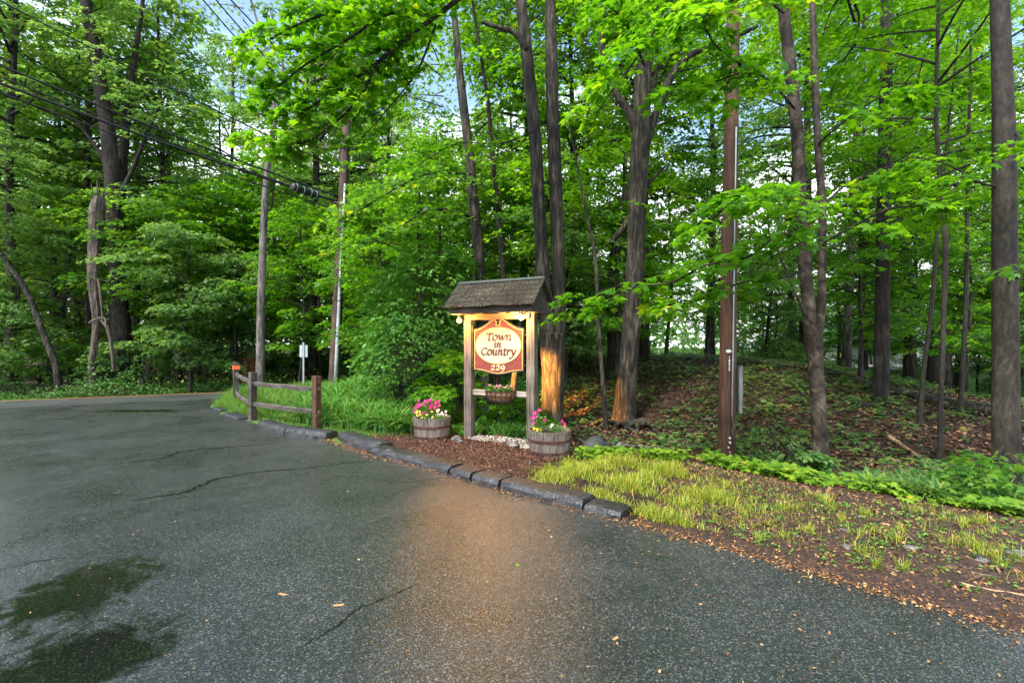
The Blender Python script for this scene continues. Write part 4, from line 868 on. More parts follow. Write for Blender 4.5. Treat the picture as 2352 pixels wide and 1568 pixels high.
# cracks in the asphalt
def crack(pts, w0, seed, z=.004):
    r = random.Random(seed); q = smooth_path([Vector((*G(px, py), z)) for px, py in pts], 14); V, Fc = [], []
    for i, p in enumerate(q):
        d = (q[min(i+1, len(q)-1)]-q[max(i-1, 0)]).normalized(); s = Vector((-d.y, d.x, 0)); ww = w0*(.35+.9*r.random())*math.sin(math.pi*min(1, (i+1)/len(q)*.9+.08))**.5; j = r.gauss(0, w0*.35)
        V += [p+s*(ww/2+j), p-s*(ww/2-j)]
    for i in range(len(q)-1): Fc.append((2*i, 2*i+1, 2*i+3, 2*i+2))
    me = raw(V, Fc, CRACK)
    if me.polygons[0].normal.z < 0: me.flip_normals()
    return tag(ob('pavement_crack', me), kind='structure')
CRACK = plain('crack_filler', (.010, .011, .010), .25)
crack([(298, 1062), (370, 1052), (420, 1036), (520, 1027), (630, 1017)], .06, 1)
crack([(300, 1150), (350, 1142), (430, 1128), (500, 1100), (600, 1083), (700, 1075), (850, 1057)], .05, 2)
crack([(700, 1480), (770, 1440), (820, 1400), (880, 1375), (960, 1340)], .014, 3)
crack([(0, 1310), (80, 1290), (160, 1280)], .010, 4)
crack([(0, 1575), (60, 1520), (110, 1495)], .008, 5)
# small leaves lying on the driveway
for i, (px, py, s, m, lab) in enumerate([(1186, 1296, .045, LEAF_LIME, 'small fresh green leaf lying on the driveway in the lamp reflection'), (640, 1365, .075, BITS_M, 'curled tan leaf scrap on the driveway, the left one of two'), (765, 1393, .07, BITS_M, 'curled tan leaf scrap on the driveway, the right one of two'), (1408, 1472, .05, BITS_M, 'crumpled tan leaf near the bottom of the driveway')]):
    x, y = G(px, py); me = leaves(np.array([[x, y, .008]]), np.array([[.2, -.1, 1.]]), np.array([[1., .5*i-.6, 0.1]]), [s], 'maple' if i == 0 else 'chip', m, np.array([.75])); tag(ob('fallen_leaf', me), lab, 'leaf')

# ------------------------------------------------------------------ kerbs
def kerb(pts, label, seed, h=.11, w_=.30, broken=.5, group='asphalt kerb pieces'):
    r = random.Random(seed); P = [Vector((*G(px, py), 0)) for px, py in pts]; q = smooth_path(P, 8); b = q[0].copy(); V, Fc = [], []
    prof = [(0, -.03), (.0, .45), (.06, .88), (.2, 1.0), (.7, 1.0), (.88, .86), (.98, .5), (1.0, -.03)]
    m = len(prof)
    L = sum((q[i+1]-q[i]).length for i in range(len(q)-1)); nn = max(6, int(L/.07)); qq = []
    acc = [0]
    for i in range(len(q)-1): acc.append(acc[-1]+(q[i+1]-q[i]).length)
    for i in range(nn+1):
        t = L*i/nn; j = max(0, min(len(q)-2, next((k for k in range(len(acc)-1) if acc[k+1] >= t), len(q)-2))); f = (t-acc[j])/(acc[j+1]-acc[j]+1e-9); qq.append(q[j].lerp(q[j+1], f))
    for i, p in enumerate(qq):
        d = (qq[min(i+1, nn)]-qq[max(i-1, 0)]).normalized(); s = Vector((d.y, -d.x, 0))
        if s.dot(Vector((.7, .7, 0))) < 0: s = -s
        e = 1 if 0 < i < nn else .55
        for a, z in prof:
            jj = r.gauss(0, .004); V.append(p-b+s*(a*w_+jj)+Vector((r.gauss(0, .003), r.gauss(0, .003), max(-.03, z*h*(.8+.2*e)+r.gauss(0, .004)))))
    for i in range(nn):
        for j in range(m-1): Fc.append((i*m+j, i*m+j+1, (i+1)*m+j+1, (i+1)*m+j))
    Fc.append(tuple(range(m))); Fc.append(tuple(nn*m+j for j in range(m))[::-1])
    me = raw(V, Fc, KERBM, 'kerb', False); o = ob('asphalt_kerb', me); o.location = b; tag(o, label, 'kerb', group); 
    bmx = bmesh.new(); bmx.from_mesh(me); bmesh.ops.recalc_face_normals(bmx, faces=bmx.faces[:]); bmx.to_mesh(me); bmx.free(); return o
kerb([(852, 1043), (940, 1065), (1028, 1090)], 'long black kerb piece in front of the mulch bed, left of two short pieces', 1)
kerb([(1033, 1092), (1078, 1105)], 'first short black kerb block from the left, in front of the mulch', 2)
kerb([(1084, 1107), (1143, 1122)], 'second short black kerb block, left end of the grass patch', 3)
kerb([(1149, 1124), (1240, 1148), (1336, 1172)], 'long black kerb piece in front of the yellow green grass', 4)
kerb([(1342, 1174), (1424, 1194)], 'last black kerb piece at the right end, beside the bare verge', 5, h=.08)
kerb([(776, 1010), (815, 1027), (868, 1040)], 'loose black kerb piece stepped back behind the long front piece', 6, h=.15)
kerb([(655, 998), (700, 1005), (748, 1010)], 'black kerb piece in front of the brown end post', 7, h=.14)
kerb([(592, 978), (620, 988), (652, 997)], 'tilted broken black kerb piece by the middle fence post', 8, h=.12)
kerb([(486, 938), (505, 946)], 'crumbled bit of kerb farthest along by the road junction', 9, h=.05)
kerb([(512, 952), (545, 965)], 'small flattened kerb fragment between the junction and the middle fence post', 10, h=.05)

# ------------------------------------------------------------------ the sign
TH = rad(27); SW = 1.166
sb = Vector((-.72, 8.2, 0)); zb = hz(-.72, 8.2)
sign = thing('roofed_sign', 'wooden roofed entrance sign with maroon board hung between two posts', 'sign', sb, -TH)
def wavy_box(bm, c, s): return box(bm, Vector(c), s)
for k, x in enumerate((0, SW)):
    bm = bmesh.new(); box(bm, (x, 0, (2.14-.25)/2), (.14, .14, 2.14+.25)); bm_ob('post', bm, POST_WOOD, sign, bevel=.006)
bm = bmesh.new(); box(bm, (SW/2, .0, .83), (SW-.144, .04, .09)); bm_ob('crossbar', bm, grain('crossbar_wood', [(.2, (.10, .085, .07)), (.5, (.27, .235, .2)), (.85, (.42, .38, .33))], (2, 40, 40), .5, .75), sign, bevel=.004)
# roof frame: fascia ring, lintel beams and rafters
bm = bmesh.new()
for y in (-.345, .345): box(bm, (SW/2, y, 2.175), (SW+.34, .035, .10))
for x in (-.155, SW+.155): box(bm, (x, 0, 2.175), (.035, .655, .10))
bm_ob('fascia', bm, FASCIA, sign, bevel=.003)
bm = bmesh.new(); box(bm, (SW/2, -.09, 2.085), (SW-.01, .035, .09)); box(bm, (SW/2, .09, 2.085), (SW-.01, .035, .09))
box(bm, (SW*.56, 0, 2.085), (.06, .14, .086))
bm_ob('lintel', bm, TAN_WOOD, sign, bevel=.003)
bm = bmesh.new()
for x in (-.09, .3, SW*.56+.07, .95, SW+.09):
    box(bm, (x, 0, 2.150), (.04, .65, .05))
bm_ob('rafter', bm, TAN_WOOD, sign, bevel=.002)
# shakes
pr = random.Random(8); bm = bmesh.new(); rz_, ez, hy = 2.655, 2.235, .425
for sgn in (-1, 1):
    sl = math.hypot(hy, rz_-ez); ang = math.atan2(rz_-ez, hy); nr = 5
    for row in range(nr):
        x = -.215
        while x < SW+.2:
            wd = min(pr.uniform(.06, .15), SW+.215-x); d0 = sl*(row)/nr; ln = sl/nr*1.35+pr.uniform(-.012, .012)
            u = d0+ln/2; y = sgn*(u*math.cos(ang)); z = rz_-u*math.sin(ang)+.016+.004*pr.random()-.0
            m = Matrix.Translation((x+wd/2, y, z)) @ Matrix.Rotation(-sgn*(ang-.045-.015*pr.random()), 4, 'X') @ Matrix.Diagonal((wd-.006, ln, .013, 1))
            bmesh.ops.create_cube(bm, size=1, matrix=m); x += wd
rf = bm_ob('roof', bm, SHAKE, sign)
bm = bmesh.new()
for sgn in (-1, 1):
    ang = math.atan2(rz_-ez, hy); bmesh.ops.create_cube(bm, size=1, matrix=Matrix.Translation((SW/2, sgn*hy*.49, rz_-(rz_-ez)*.49-.012)) @ Matrix.Rotation(-sgn*ang, 4, 'X') @ Matrix.Diagonal((SW+.40, math.hypot(hy, rz_-ez)*.97, .012, 1)))
bm_ob('roof_deck', bm, FASCIA, rf)
bm = bmesh.new()
for sgn in (-1, 1):
    ang = math.atan2(rz_-ez, hy); bmesh.ops.create_cube(bm, size=1, matrix=Matrix.Translation((SW/2, sgn*.026, rz_+.022)) @ Matrix.Rotation(-sgn*ang, 4, 'X') @ Matrix.Diagonal((SW+.42, .06, .004, 1)))
for x in (SW+.218, -.218):
    for sgn in (-1, 1): bmesh.ops.create_cube(bm, size=1, matrix=Matrix.Translation((x, sgn*hy*.5, rz_-(rz_-ez)*.5+.012)) @ Matrix.Rotation(-sgn*ang, 4, 'X') @ Matrix.Diagonal((.006, math.hypot(hy, rz_-ez)*1.02, .03, 1)))
bm_ob('metal_edge', bm, plain('aged_metal_trim', (.06, .07, .058), .6, .2), rf)
for x in (-.13, SW+.13):
    bm = bmesh.new(); n = 7
    for i in range(n):
        y0 = -.33+i*.66/n; y1 = y0+.66/n-.004; t0 = rz_-.03-abs((y0+y1)/2)*1.0
        box(bm, (x, (y0+y1)/2, (2.21+t0)/2), (.02, y1-y0, max(.02, t0-2.21)))
    bm_ob('gable_board', bm, FASCIA, sign)
# lamps
def lamp(lx, ly, lz, mount, col, power, name):
    bm = bmesh.new(); bmesh.ops.create_uvsphere(bm, u_segments=16, v_segments=10, radius=.043, matrix=Matrix.Translation((lx, ly, lz)))
    ml = bpy.data.materials.new(name); ml.use_nodes = True; t = ml.node_tree; t.nodes.clear(); o_ = t.nodes.new('ShaderNodeOutputMaterial'); em = t.nodes.new('ShaderNodeEmission')
    em.inputs[0].default_value = (*col, 1); em.inputs[1].default_value = 6 if col[2] < .15 else 14; t.links.new(em.outputs[0], o_.inputs[0])
    V, Fc = [], []; tube(V, Fc, [Vector((lx, ly, lz+.10)), Vector((lx, ly, lz+.03))], [.03, .034], 12); tube(V, Fc, [Vector(mount), Vector((mount[0], mount[1], lz+.10)), Vector((lx, ly, lz+.09))], [.012, .012, .012], 8)
    h = ob('lamp', raw(V, Fc, BLACK, 'lamp', True), sign); b_ = bm_ob('bulb', bm, ml, h, True)
    ld = bpy.data.lights.new('lamp_light', 'POINT'); ld.energy = power; ld.color = col; ld.shadow_soft_size = .04
    lo = link(bpy.data.objects.new('lamp_light', ld), h); lo.location = (lx, ly-.10, lz-.04)
    b_.visible_shadow = True
    return h
lamp(-.11, -.15, 2.03, (-.10, -.17, 2.13), (1, .43, .09), 26, 'amber_bulb')
# added spot, no bulb of its own, brightens the twin stemmed tree's bark
h = sign.children[-1]; sp_ = bpy.data.lights.new('added_trunk_spot', 'SPOT'); sp_.energy = 4200; sp_.color = (1, .42, .09); sp_.spot_size = rad(28); sp_.spot_blend = .9; sp_.shadow_soft_size = .04
lo = link(bpy.data.objects.new('added_trunk_spot', sp_), h); lo.location = (-.21, -.21, 2.0); lo.rotation_euler = (Vector((.36, 2.5, .85))-Vector((-.21, -.21, 2.0))).to_track_quat('-Z', 'Y').to_euler()
lamp(SW-.11, -.17, 2.05, (SW-.06, -.17, 2.13), (1, .56, .22), 20, 'warm_bulb')
# hanging board
pc = thing('sign_board', None, None); pc.parent = sign
C.objects.unlink(pc); bpy.data.objects.remove(pc)
px0, pz0, py0 = SW/2, 1.607, -.045
def outline(inset=0., n=14, deep=False):
    hw = .467-inset; zb_ = -.409+inset; zt = .281-inset; pts = []
    for i in range(n+1):
        q = i/n; x = -hw+2*hw*q; dip = .062*(.5-.5*math.cos(2*math.pi*q))**1.3; pts.append((x, zb_-dip))
    top = []
    for i in range(n+1):
        q = i/n; x = hw-(hw-.10)*q; z = zt+.165*(q*q*(1.6-.6*q)); top.append((x, z))
    if deep: pk = [(.080, zt+.171), (.058, zt+.168), (.040, zt+.150), (.032, zt+.122), (.036, zt+.098), (.052, zt+.078), (.0, zt+.077)]
    else: pk = [(.080, zt+.171), (.055, zt+.168), (.03, zt+.155), (.0, zt+.132)]
    pts += top+pk; pts += [(-x, z) for x, z in (top+pk[:-1])[::-1]]
    return pts
def slab(pts, y0, y1, mat, name, parent):
    bm = bmesh.new(); vs = [bm.verts.new((px0+x, y0, pz0+z)) for x, z in pts]; f = bm.faces.new(vs)
    r = bmesh.ops.extrude_face_region(bm, geom=[f]); bmesh.ops.translate(bm, vec=(0, y1-y0, 0), verts=[v for v in r['geom'] if isinstance(v, bmesh.types.BMVert)])
    bmesh.ops.recalc_face_normals(bm, faces=bm.faces[:]); return bm_ob(name, bm, mat, parent)
def ribbon(paths, wf, y0, y1, mat, name, parent):
    V, Fc = [], []
    for si, (pts, closed) in enumerate(paths):
        n = len(pts); b0 = len(V); ye = y1-.0003*si
        for i, (x, z) in enumerate(pts):
            a = pts[(i-1) % n] if closed else pts[max(i-1, 0)]; c = pts[(i+1) % n] if closed else pts[min(i+1, n-1)]
            dx, dz = c[0]-a[0], c[1]-a[1]; l = math.hypot(dx, dz)+1e-9; dx /= l; dz /= l; h = wf(dx, dz)
            for sg in (1, -1):
                for y in (y0, ye): V.append((px0+x-dz*h*sg, y, pz0+z+dx*h*sg))
        for i in range(n if closed else n-1):
            a = b0+i*4; c = b0+((i+1) % n)*4
            Fc += [(a+1, c+1, c+3, a+3), (a, a+1, c+1, c)[::-1], (a+2, a+3, c+3, c+2)]
        if not closed: Fc += [(b0, b0+1, b0+3, b0+2), (b0+(n-1)*4, b0+(n-1)*4+2, b0+(n-1)*4+3, b0+(n-1)*4+1)]
    me = raw(V, Fc, mat); bmx = bmesh.new(); bmx.from_mesh(me); bmesh.ops.recalc_face_normals(bmx, faces=bmx.faces[:]); bmx.to_mesh(me); bmx.free()
    return ob(name, me, parent)
board = slab(outline(0), py0+.025, py0-.012, plain('black_edge', (.02, .014, .012), .5), 'sign_board', sign)
slab(outline(.022, 14, True), py0-.0125, py0-.016, RED, 'maroon_field', board)
ribbon([(outline(.024, 14, True), True)], lambda a, b: .0055, py0-.014, py0-.020, GOLD, 'gold_border', board)
el = [(.42*math.cos(a), .004+.296*math.sin(a)) for a in np.linspace(0, 2*math.pi, 73)[:-1]]
slab(el, py0-.0163, py0-.021, CREAM, 'cream_oval', board)
ribbon([(el, True)], lambda a, b: .0055, py0-.017, py0-.024, GOLD, 'oval_rim', board)
GL = {'T': ([[(0, 1.08), (.06, 1.3), (.2, 1.31)], [(.05, 1.31), (1.1, 1.31)], [(1.12, 1.31), (1.14, 1.08)], [(.56, 1.3), (.56, .02)], [(.34, .0), (.8, .0)]], 1.16),
 'o': ([[(.5, 1), (.2, .85), (.06, .45), (.2, .08), (.48, 0), (.8, .2), (.92, .58), (.78, .92), (.5, 1), (.3, .95)]], 1.0),
 'w': ([[(.0, .88), (.14, .98), (.22, .8), (.38, .03)], [(.38, .03), (.6, .5), (.82, .97)], [(.78, .95), (.9, .03)], [(.9, .03), (1.2, .5), (1.36, .88), (1.28, 1.0)]], 1.42),
 'n': ([[(.02, .85), (.2, .98), (.2, .0)], [(.2, .62), (.42, .92), (.62, .97), (.74, .82), (.74, .12), (.84, 0), (1.0, .14)]], 1.04),
 'i': ([[(.02, .85), (.2, .98), (.2, .12), (.3, .0), (.46, .14)], [(.17, 1.38), (.25, 1.32)]], .52),
 'C': ([[(1.18, 1.02), (1.08, 1.24), (.75, 1.33), (.32, 1.15), (.06, .66), (.26, .18), (.68, 0), (1.0, .07), (1.2, .26)]], 1.24),
 'u': ([[(.02, .85), (.2, .98), (.2, .22), (.36, 0), (.6, .14), (.78, .4)], [(.78, .98), (.78, .12), (.9, 0), (1.04, .14)]], 1.08),
 't': ([[(.26, 1.3), (.24, .18), (.36, 0), (.56, .13)], [(.02, .95), (.54, .98)]], .6),
 'r': ([[(.02, .85), (.2, .98), (.2, 0)], [(.2, .62), (.4, .92), (.58, .98), (.7, .86)]], .72),
 'y': ([[(.02, .86), (.16, 1), (.3, .85), (.56, .06)], [(1.0, .98), (.86, .5), (.56, -.1), (.3, -.48), (.02, -.6), (-.2, -.52)]], 1.04),
 '2': ([[(.06, .72), (.22, .98), (.5, 1), (.62, .76), (.42, .4), (.02, .03)], [(.02, .03), (.35, .1), (.62, .03), (.76, .2)]], .86),
 '9': ([[(.62, .86), (.34, 1), (.08, .74), (.14, .4), (.4, .3), (.64, .5), (.68, .86)], [(.68, .86), (.72, .3), (.5, -.22), (.12, -.4)]], .8)}
def text_paths(s, x0, x1, zbase, xh, shear=.10, track=.06):
    tot = sum(GL[c][1] for c in s)+track*(len(s)-1); kx = (x1-x0)/(tot*1.0); x = x0; out_ = []
    for c in s:
        st, wd = GL[c]
        for p in st:
            q = smooth_path([Vector((a, b, 0)) for a, b in p], 5) if len(p) > 2 else [Vector((a, b, 0)) for a, b in p]
            out_.append(([(x+(v.x+v.y*shear)*kx, zbase+v.y*xh) for v in q], False))
        x += (wd+track)*kx
    return out_
def nib(wid, thin, ang=35):
    ca, sa = math.cos(rad(ang)), math.sin(rad(ang)); return lambda a, b: math.sqrt((wid*(a*sa-b*ca))**2+thin**2)
mx_ = 8.15e-4; mz_ = 7.3e-4
def cx(v): return (v-755)*mx_
def cz(v): return (800-v)*mz_
LT = text_paths('Town', cx(482), cx(1062), cz(676), 118*mz_)+text_paths('in', cx(665), cx(832), cz(832), 95*mz_)+text_paths('Country', cx(365), cx(1150), cz(1000), 118*mz_)
ribbon(LT, nib(.0130, .0024), py0-.0205, py0-.026, BROWN_INK, 'lettering', board)
ribbon(text_paths('229', cx(592), cx(905), cz(1340), 100*mz_, .1, .1), nib(.011, .0035), py0-.0155, py0-.0225, plain('gold_number', (.80, .62, .30), .4), 'house_number', board)
bm = bmesh.new(); box(bm, (.095, -.06, 1.60), (.022, .02, .68)); box(bm, (.105, -.045, 1.78), (.05, .008, .02)); box(bm, (.105, -.045, 1.30), (.05, .008, .02)); bm_ob('mounting_strip', bm, FASCIA, sign)
bm = bmesh.new(); box(bm, (SW-.10, -.045, 1.78), (.08, .008, .02)); box(bm, (SW-.10, -.045, 1.30), (.08, .008, .02)); bm_ob('mounting_bracket', bm, BLACK, sign)
# ------------------------------------------------------------------ wall basket on the crossbar
def sloc(x, y, z): return Matrix.Rotation(-TH, 4, 'Z') @ Vector((x, y, z))+Vector((sb.x, sb.y, 0))
bk = thing('flower_basket', 'wire half basket with coco liner hooked on the sign crossbar', 'basket', sloc(SW*.54, -.03, .70), -TH)
V, Fc = [], []; n, m = 18, 6
for j in range(m+1):
    q = j/m; rx = .27*math.cos(q*1.35)**.6+.0; ry = .20*math.cos(q*1.35)**.6; z = .17-.19*math.sin(q*1.5)
    for i in range(n+1): a = math.pi*i/n; V.append((rx*math.cos(a), -ry*math.sin(a), z))
for j in range(m):
    for i in range(n): Fc.append((j*(n+1)+i, j*(n+1)+i+1, (j+1)*(n+1)+i+1, (j+1)*(n+1)+i))
b0 = len(V); V.append((0, -.02, .15))
for i in range(n+1): a = math.pi*i/n; V.append((.26*math.cos(a), -.19*math.sin(a), .15))
for i in range(n): Fc.append((b0, b0+1+i, b0+2+i))
ob('liner', raw(V, Fc, COCO, 'liner', True), bk)
V, Fc = [], []
for (z, k) in ((.175, 1.02), (.10, .985), (.03, .88)):
    tube(V, Fc, [Vector((.27*k*math.cos(a), -.205*k*math.sin(a)-.003, z)) for a in np.linspace(0, math.pi, 15)], [.006]*15, 6)
for a in np.linspace(.15, math.pi-.15, 9):
    tube(V, Fc, [Vector(((.275*math.cos(q*1.35)**.6)*math.cos(a), -(.208*math.cos(q*1.35)**.6)*math.sin(a)-.003, .17-.195*math.sin(q*1.5))) for q in np.linspace(0, 1, 7)], [.005]*7, 5)
tube(V, Fc, [Vector((-.27, 0, .175)), Vector((.27, 0, .175))], [.006]*2, 6)
ob('wire_frame', raw(V, Fc, BLACK, 'frame'), bk)
# flowers
def flower_mesh(mat, seed, size, eye=True):
    P = np.zeros((5, 3)); az = np.arange(5)*2*math.pi/5; Td = np.stack([np.cos(az), np.sin(az), .35+0*az], 1); Nn = np.stack([-.3*np.cos(az), -.3*np.sin(az), 1+0*az], 1)
    V, T, k = leaf_arrays(P, Nn, Td, np.full(5, size), 'oval'); c = V.reshape(5, -1, 3); c[..., :] = c
    return npmesh(V, T, mat, np.repeat(np.random.default_rng(seed).random(5)*.6, k), 'petals')
FL = {'p': flower_mesh(PINK, 1, .036), 'y': flower_mesh(YEL, 2, .024), 'w': flower_mesh(PALE_P, 3, .026), 'r': flower_mesh(leafmat('rose_petal', (.5, .10, .22), (.7, .28, .42), (.8, .5, .6), .25, .5, (1, .8, .9)), 4, .022)}
def plant(base, label, blooms, leafn, r, h, lsize, name='flowering_plant', group=None, mat=LEAF_SHRUB, centre=(0, 0)):
    t = thing(name, label, 'flowers', base, 0, group); rg = np.random.default_rng(int(abs(base[0]*997+base[1]*31+len(blooms))*10) % 9999)
    P = rg.normal(0, 1, (leafn, 3)); P /= np.linalg.norm(P, axis=1, keepdims=True); P *= (rg.random((leafn, 1))**.4); P = P*np.array([r, r, h/2])+np.array([centre[0], centre[1], h/2])
    Nn = rg.normal(0, .5, (leafn, 3)); Nn[:, 2] += .8; f = ob('foliage', leaves(P, Nn, rg.normal(0, 1, (leafn, 3)), lsize*(.6+.7*rg.random(leafn)), 'quad', mat, rg.random(leafn)), t)
    V, Fc = [], []
    for (kd, x, y, z) in blooms:
        fo = link(bpy.data.objects.new('flower', FL[kd]), t); fo.location = (x, y, z); fo.rotation_euler = (1.0+rg.normal(0, .3), rg.normal(0, .25), rg.normal(0, .5))
        s_ = .8+.45*rg.random(); fo.scale = (s_,)*3
        tube(V, Fc, [Vector((centre[0]*.6, centre[1]*.6, 0)), Vector((x*.6, y*.6, z*.6)), Vector((x, y+.01, z-.005))], [.003, .0025, .002], 4, cap=False)
    if V: ob('stem', raw(V, Fc, plain('stem_green', (.09, .2, .03), .6)), t)
    return t
# basket plants
for i, (x, lab) in enumerate(((-.14, 'left pale pink flowering plant in the wire basket'), (.0, 'middle pale pink flowering plant in the wire basket'), (.13, 'right pale pink flowering plant in the wire basket'))):
    b_ = sloc(SW*.54+x, -.10, .84); plant(b_, lab, [('r', random.Random(i*7+k).uniform(-.07, .07), -.03-.05*k % .06, .10+.03*(k % 2)) for k in range(4)], 150, .085, .13, .045, mat=LEAF_SHRUB)
# ------------------------------------------------------------------ barrels
def barrel(x, y, rz, label, seed, r0=.315, h=.40):
    z0 = hz(x, y)+.02; t = thing('barrel_planter', label, 'planter', (x, y, z0), rz, 'half barrel planters'); pr = random.Random(seed); V, Fc = [], []; ns = 18
    prof = [(-.04, .865), (.06, .895), (.16, .935), (.26, .965), (.34, .985), (1., 1.)]
    for s in range(ns):
        a0 = 2*math.pi*s/ns+.006; a1 = 2*math.pi*(s+1)/ns-.006-(pr.random() < .15)*.02; hh = h+pr.uniform(-.008, .008); kk = 1+pr.uniform(-.006, .006)
        zs = [-.04, .06, .16, .26, .33, hh]; rs = [.865, .90, .935, .962, .98, 1.0]; b0 = len(V)
        for z, rr in zip(zs, rs):
            for a in (a0, (a0+a1)/2, a1): R = r0*rr*kk; V.append((R*math.cos(a), R*math.sin(a), z))
        for z, rr in zip(zs, rs):
            for a in (a0, (a0+a1)/2, a1): R = r0*rr*kk-.028; V.append((R*math.cos(a), R*math.sin(a), z))
        n6 = 18
        for j in range(5):
            for i in range(2):
                q = b0+j*3+i; Fc.append((q, q+1, q+4, q+3)); q2 = q+n6; Fc.append((q2, q2+3, q2+4, q2+1))
            q = b0+j*3; Fc.append((q, q+3, q+3+n6, q+n6)); q = b0+j*3+2; Fc.append((q, q+n6, q+3+n6, q+3))
        q = b0+15; Fc.append((q, q+1, q+1+n6, q+n6)); Fc.append((q+1, q+2, q+2+n6, q+1+n6))
    ob('barrel_staves', raw(V, Fc, BARREL_W), t)
    for z, kk, wd in ((.255, .965, .036), (.085, .91, .034)):
        V, Fc = [], []; n = 48
        for i in range(n):
            a = 2*math.pi*i/n
            for dz, rr in ((-wd/2, r0*kk-.004), (-wd/2, r0*(kk)+.0075), (wd/2, r0*(kk+.012)+.0075), (wd/2, r0*kk-.004)): V.append((rr*math.cos(a), rr*math.sin(a), z+dz))
        for i in range(n):
            for j in range(4): Fc.append((i*4+j, ((i+1) % n)*4+j, ((i+1) % n)*4+(j+1) % 4, i*4+(j+1) % 4))
        ob('hoop', raw(V, Fc, RUST), t)
    bm = bmesh.new(); bmesh.ops.create_circle(bm, cap_ends=True, radius=r0*.93, segments=40, matrix=Matrix.Translation((0, 0, h-.05))); bm_ob('soil', bm, SOIL, t)
    return z0+h-.05
p = W(992, 900, 8.2); BL = (p.x, p.y); zt = barrel(p.x, p.y, .1, 'weathered half barrel planter left of the sign, full of pink petunias', 3, .318, .40)
pr = random.Random(12)
bl = [('p', pr.gauss(-.02, .10), -.08+pr.gauss(0, .05), .27+pr.gauss(0, .055)) for _ in range(24)]+[('p', -.2, -.08, .15), ('p', -.06, -.14, .13), ('p', .14, -.10, .20), ('p', -.19, -.1, .22)]
plant((p.x-.06, p.y-.02, zt), 'tall bright magenta petunia in the left barrel', bl, 420, .17, .34, .04)
plant((p.x-.07, p.y-.2, zt), 'pale yellow pansies at the front of the left barrel', [('y', pr.uniform(-.14, .12), -.03+pr.uniform(-.03, .03), .07+pr.uniform(0, .10)) for _ in range(10)], 160, .12, .12, .035)
plant((p.x+.15, p.y-.15, zt), 'cream and white pansies at the right of the left barrel', [('w', pr.uniform(-.08, .12), pr.uniform(-.05, .02), .08+pr.uniform(0, .12)) for _ in range(8)], 160, .12, .12, .035)
p = W(1262, 900, 7.18); zt = barrel(p.x, p.y, .5, 'weathered half barrel planter in front of the right sign post', 9, .318, .40)
plant((p.x-.13, p.y-.1, zt), 'magenta petunia at the left of the right barrel', [('p', -.10, -.08, .31), ('p', -.05, -.06, .33), ('p', -.08, -.08, .26), ('p', -.13, -.1, .24), ('p', .04, -.1, .22), ('p', -.12, -.11, .17), ('p', -.03, -.02, .34)], 330, .14, .28, .04)
plant((p.x-.20, p.y-.18, zt), 'bright yellow pansies low at the left rim of the right barrel', [('y', pr.uniform(-.06, .06), pr.uniform(-.03, .02), .06+pr.uniform(0, .03)) for _ in range(6)], 70, .07, .07, .03)
plant((p.x+.08, p.y-.15, zt), 'mixed pink and white flowers at the right of the right barrel', [('w', -.05, -.02, .14), ('w', -.07, -.04, .12), ('p', .09, -.03, .20), ('p', .12, -.03, .15), ('y', .12, -.05, .12), ('r', .08, -.05, .12)], 230, .12, .18, .035)
# white pebbles and rocks
rg = np.random.default_rng(4); peb = [(-.75, 8.12), (-.4, 7.9), (.0, 7.75), (.3, 7.45), (.42, 7.6), (.4, 7.95), (-.1, 8.2), (-.6, 8.35)]
xy = pts_in(peb, 900, rg); bm = bmesh.new(); bmesh.ops.create_icosphere(bm, subdivisions=1, radius=1); sv = np.array([v.co[:] for v in bm.verts]); sf = np.array([[v.index for v in f.verts] for f in bm.faces]); bm.free()
n = len(xy); S = (.010+.014*rg.random((n, 1, 1)))*np.array([1, .8, .6])*(1+.3*rg.random((n, 1, 3))); dP = dist_poly(xy[:, 0], xy[:, 1], np.array(peb+peb[:1])); Pz = H(xy[:, 0], xy[:, 1])+.05+.05*np.clip(dP/.15, 0, 1)+.02*rg.random(n)
V = sv[None]*S+np.c_[xy, Pz][:, None]; T = sf[None]+(np.arange(n)*len(sv))[:, None, None]
tag(ob('white_pebbles', npmesh(V, T.reshape(-1, 3), PEB, np.repeat(rg.random(n), len(sv)))), 'bed of small white pebbles between the sign posts', 'pebbles', kind='stuff')
def rock(x, y, s, label, mat=ROCK, seed=1, sq=(1, .8, .6)):
    r = random.Random(seed); bm = bmesh.new(); bmesh.ops.create_icosphere(bm, subdivisions=3, radius=s); ph = [r.random()*6 for _ in range(4)]
    for v in bm.verts:
        c = v.co/s; k = 1+.18*math.sin(3*c.x+ph[0])*math.sin(2.7*c.y+ph[1])+.12*math.sin(6*c.z+5*c.x+ph[2])+.04*r.random(); v.co = Vector((v.co.x*k*sq[0], v.co.y*k*sq[1], max(-.35*s, v.co.z*k*sq[2])))
    o = bm_ob('rock', bm, mat, None, True); o.location = (x, y, hz(x, y)+.05+s*.15); o.rotation_euler.z = r.random()*6; return tag(o, label, 'rock')
rock(-.92, 8.02, .10, 'grey rock beside the foot of the left sign post', seed=2); rock(-.22, 8.3, .14, 'rusty brown flat rock behind the white pebbles', RUST, 3, (1, .7, .4)); rock(.02, 7.66, .10, 'dark grey rock at the front edge of the pebbles', seed=4, sq=(1.2, .8, .5)); rock(-.84, 7.86, .06, 'smallest grey stone in the mulch near the left post', seed=5)
rock(1.35, 7.75, .24, 'dark mossy stone in the ditch right of the right barrel', plain('wet_stone', (.05, .055, .06), .4), 6, (1.2, .8, .7)); rock(1.9, 8.6, .12, 'small stone half buried in the ditch below the large furrowed tree', seed=7)
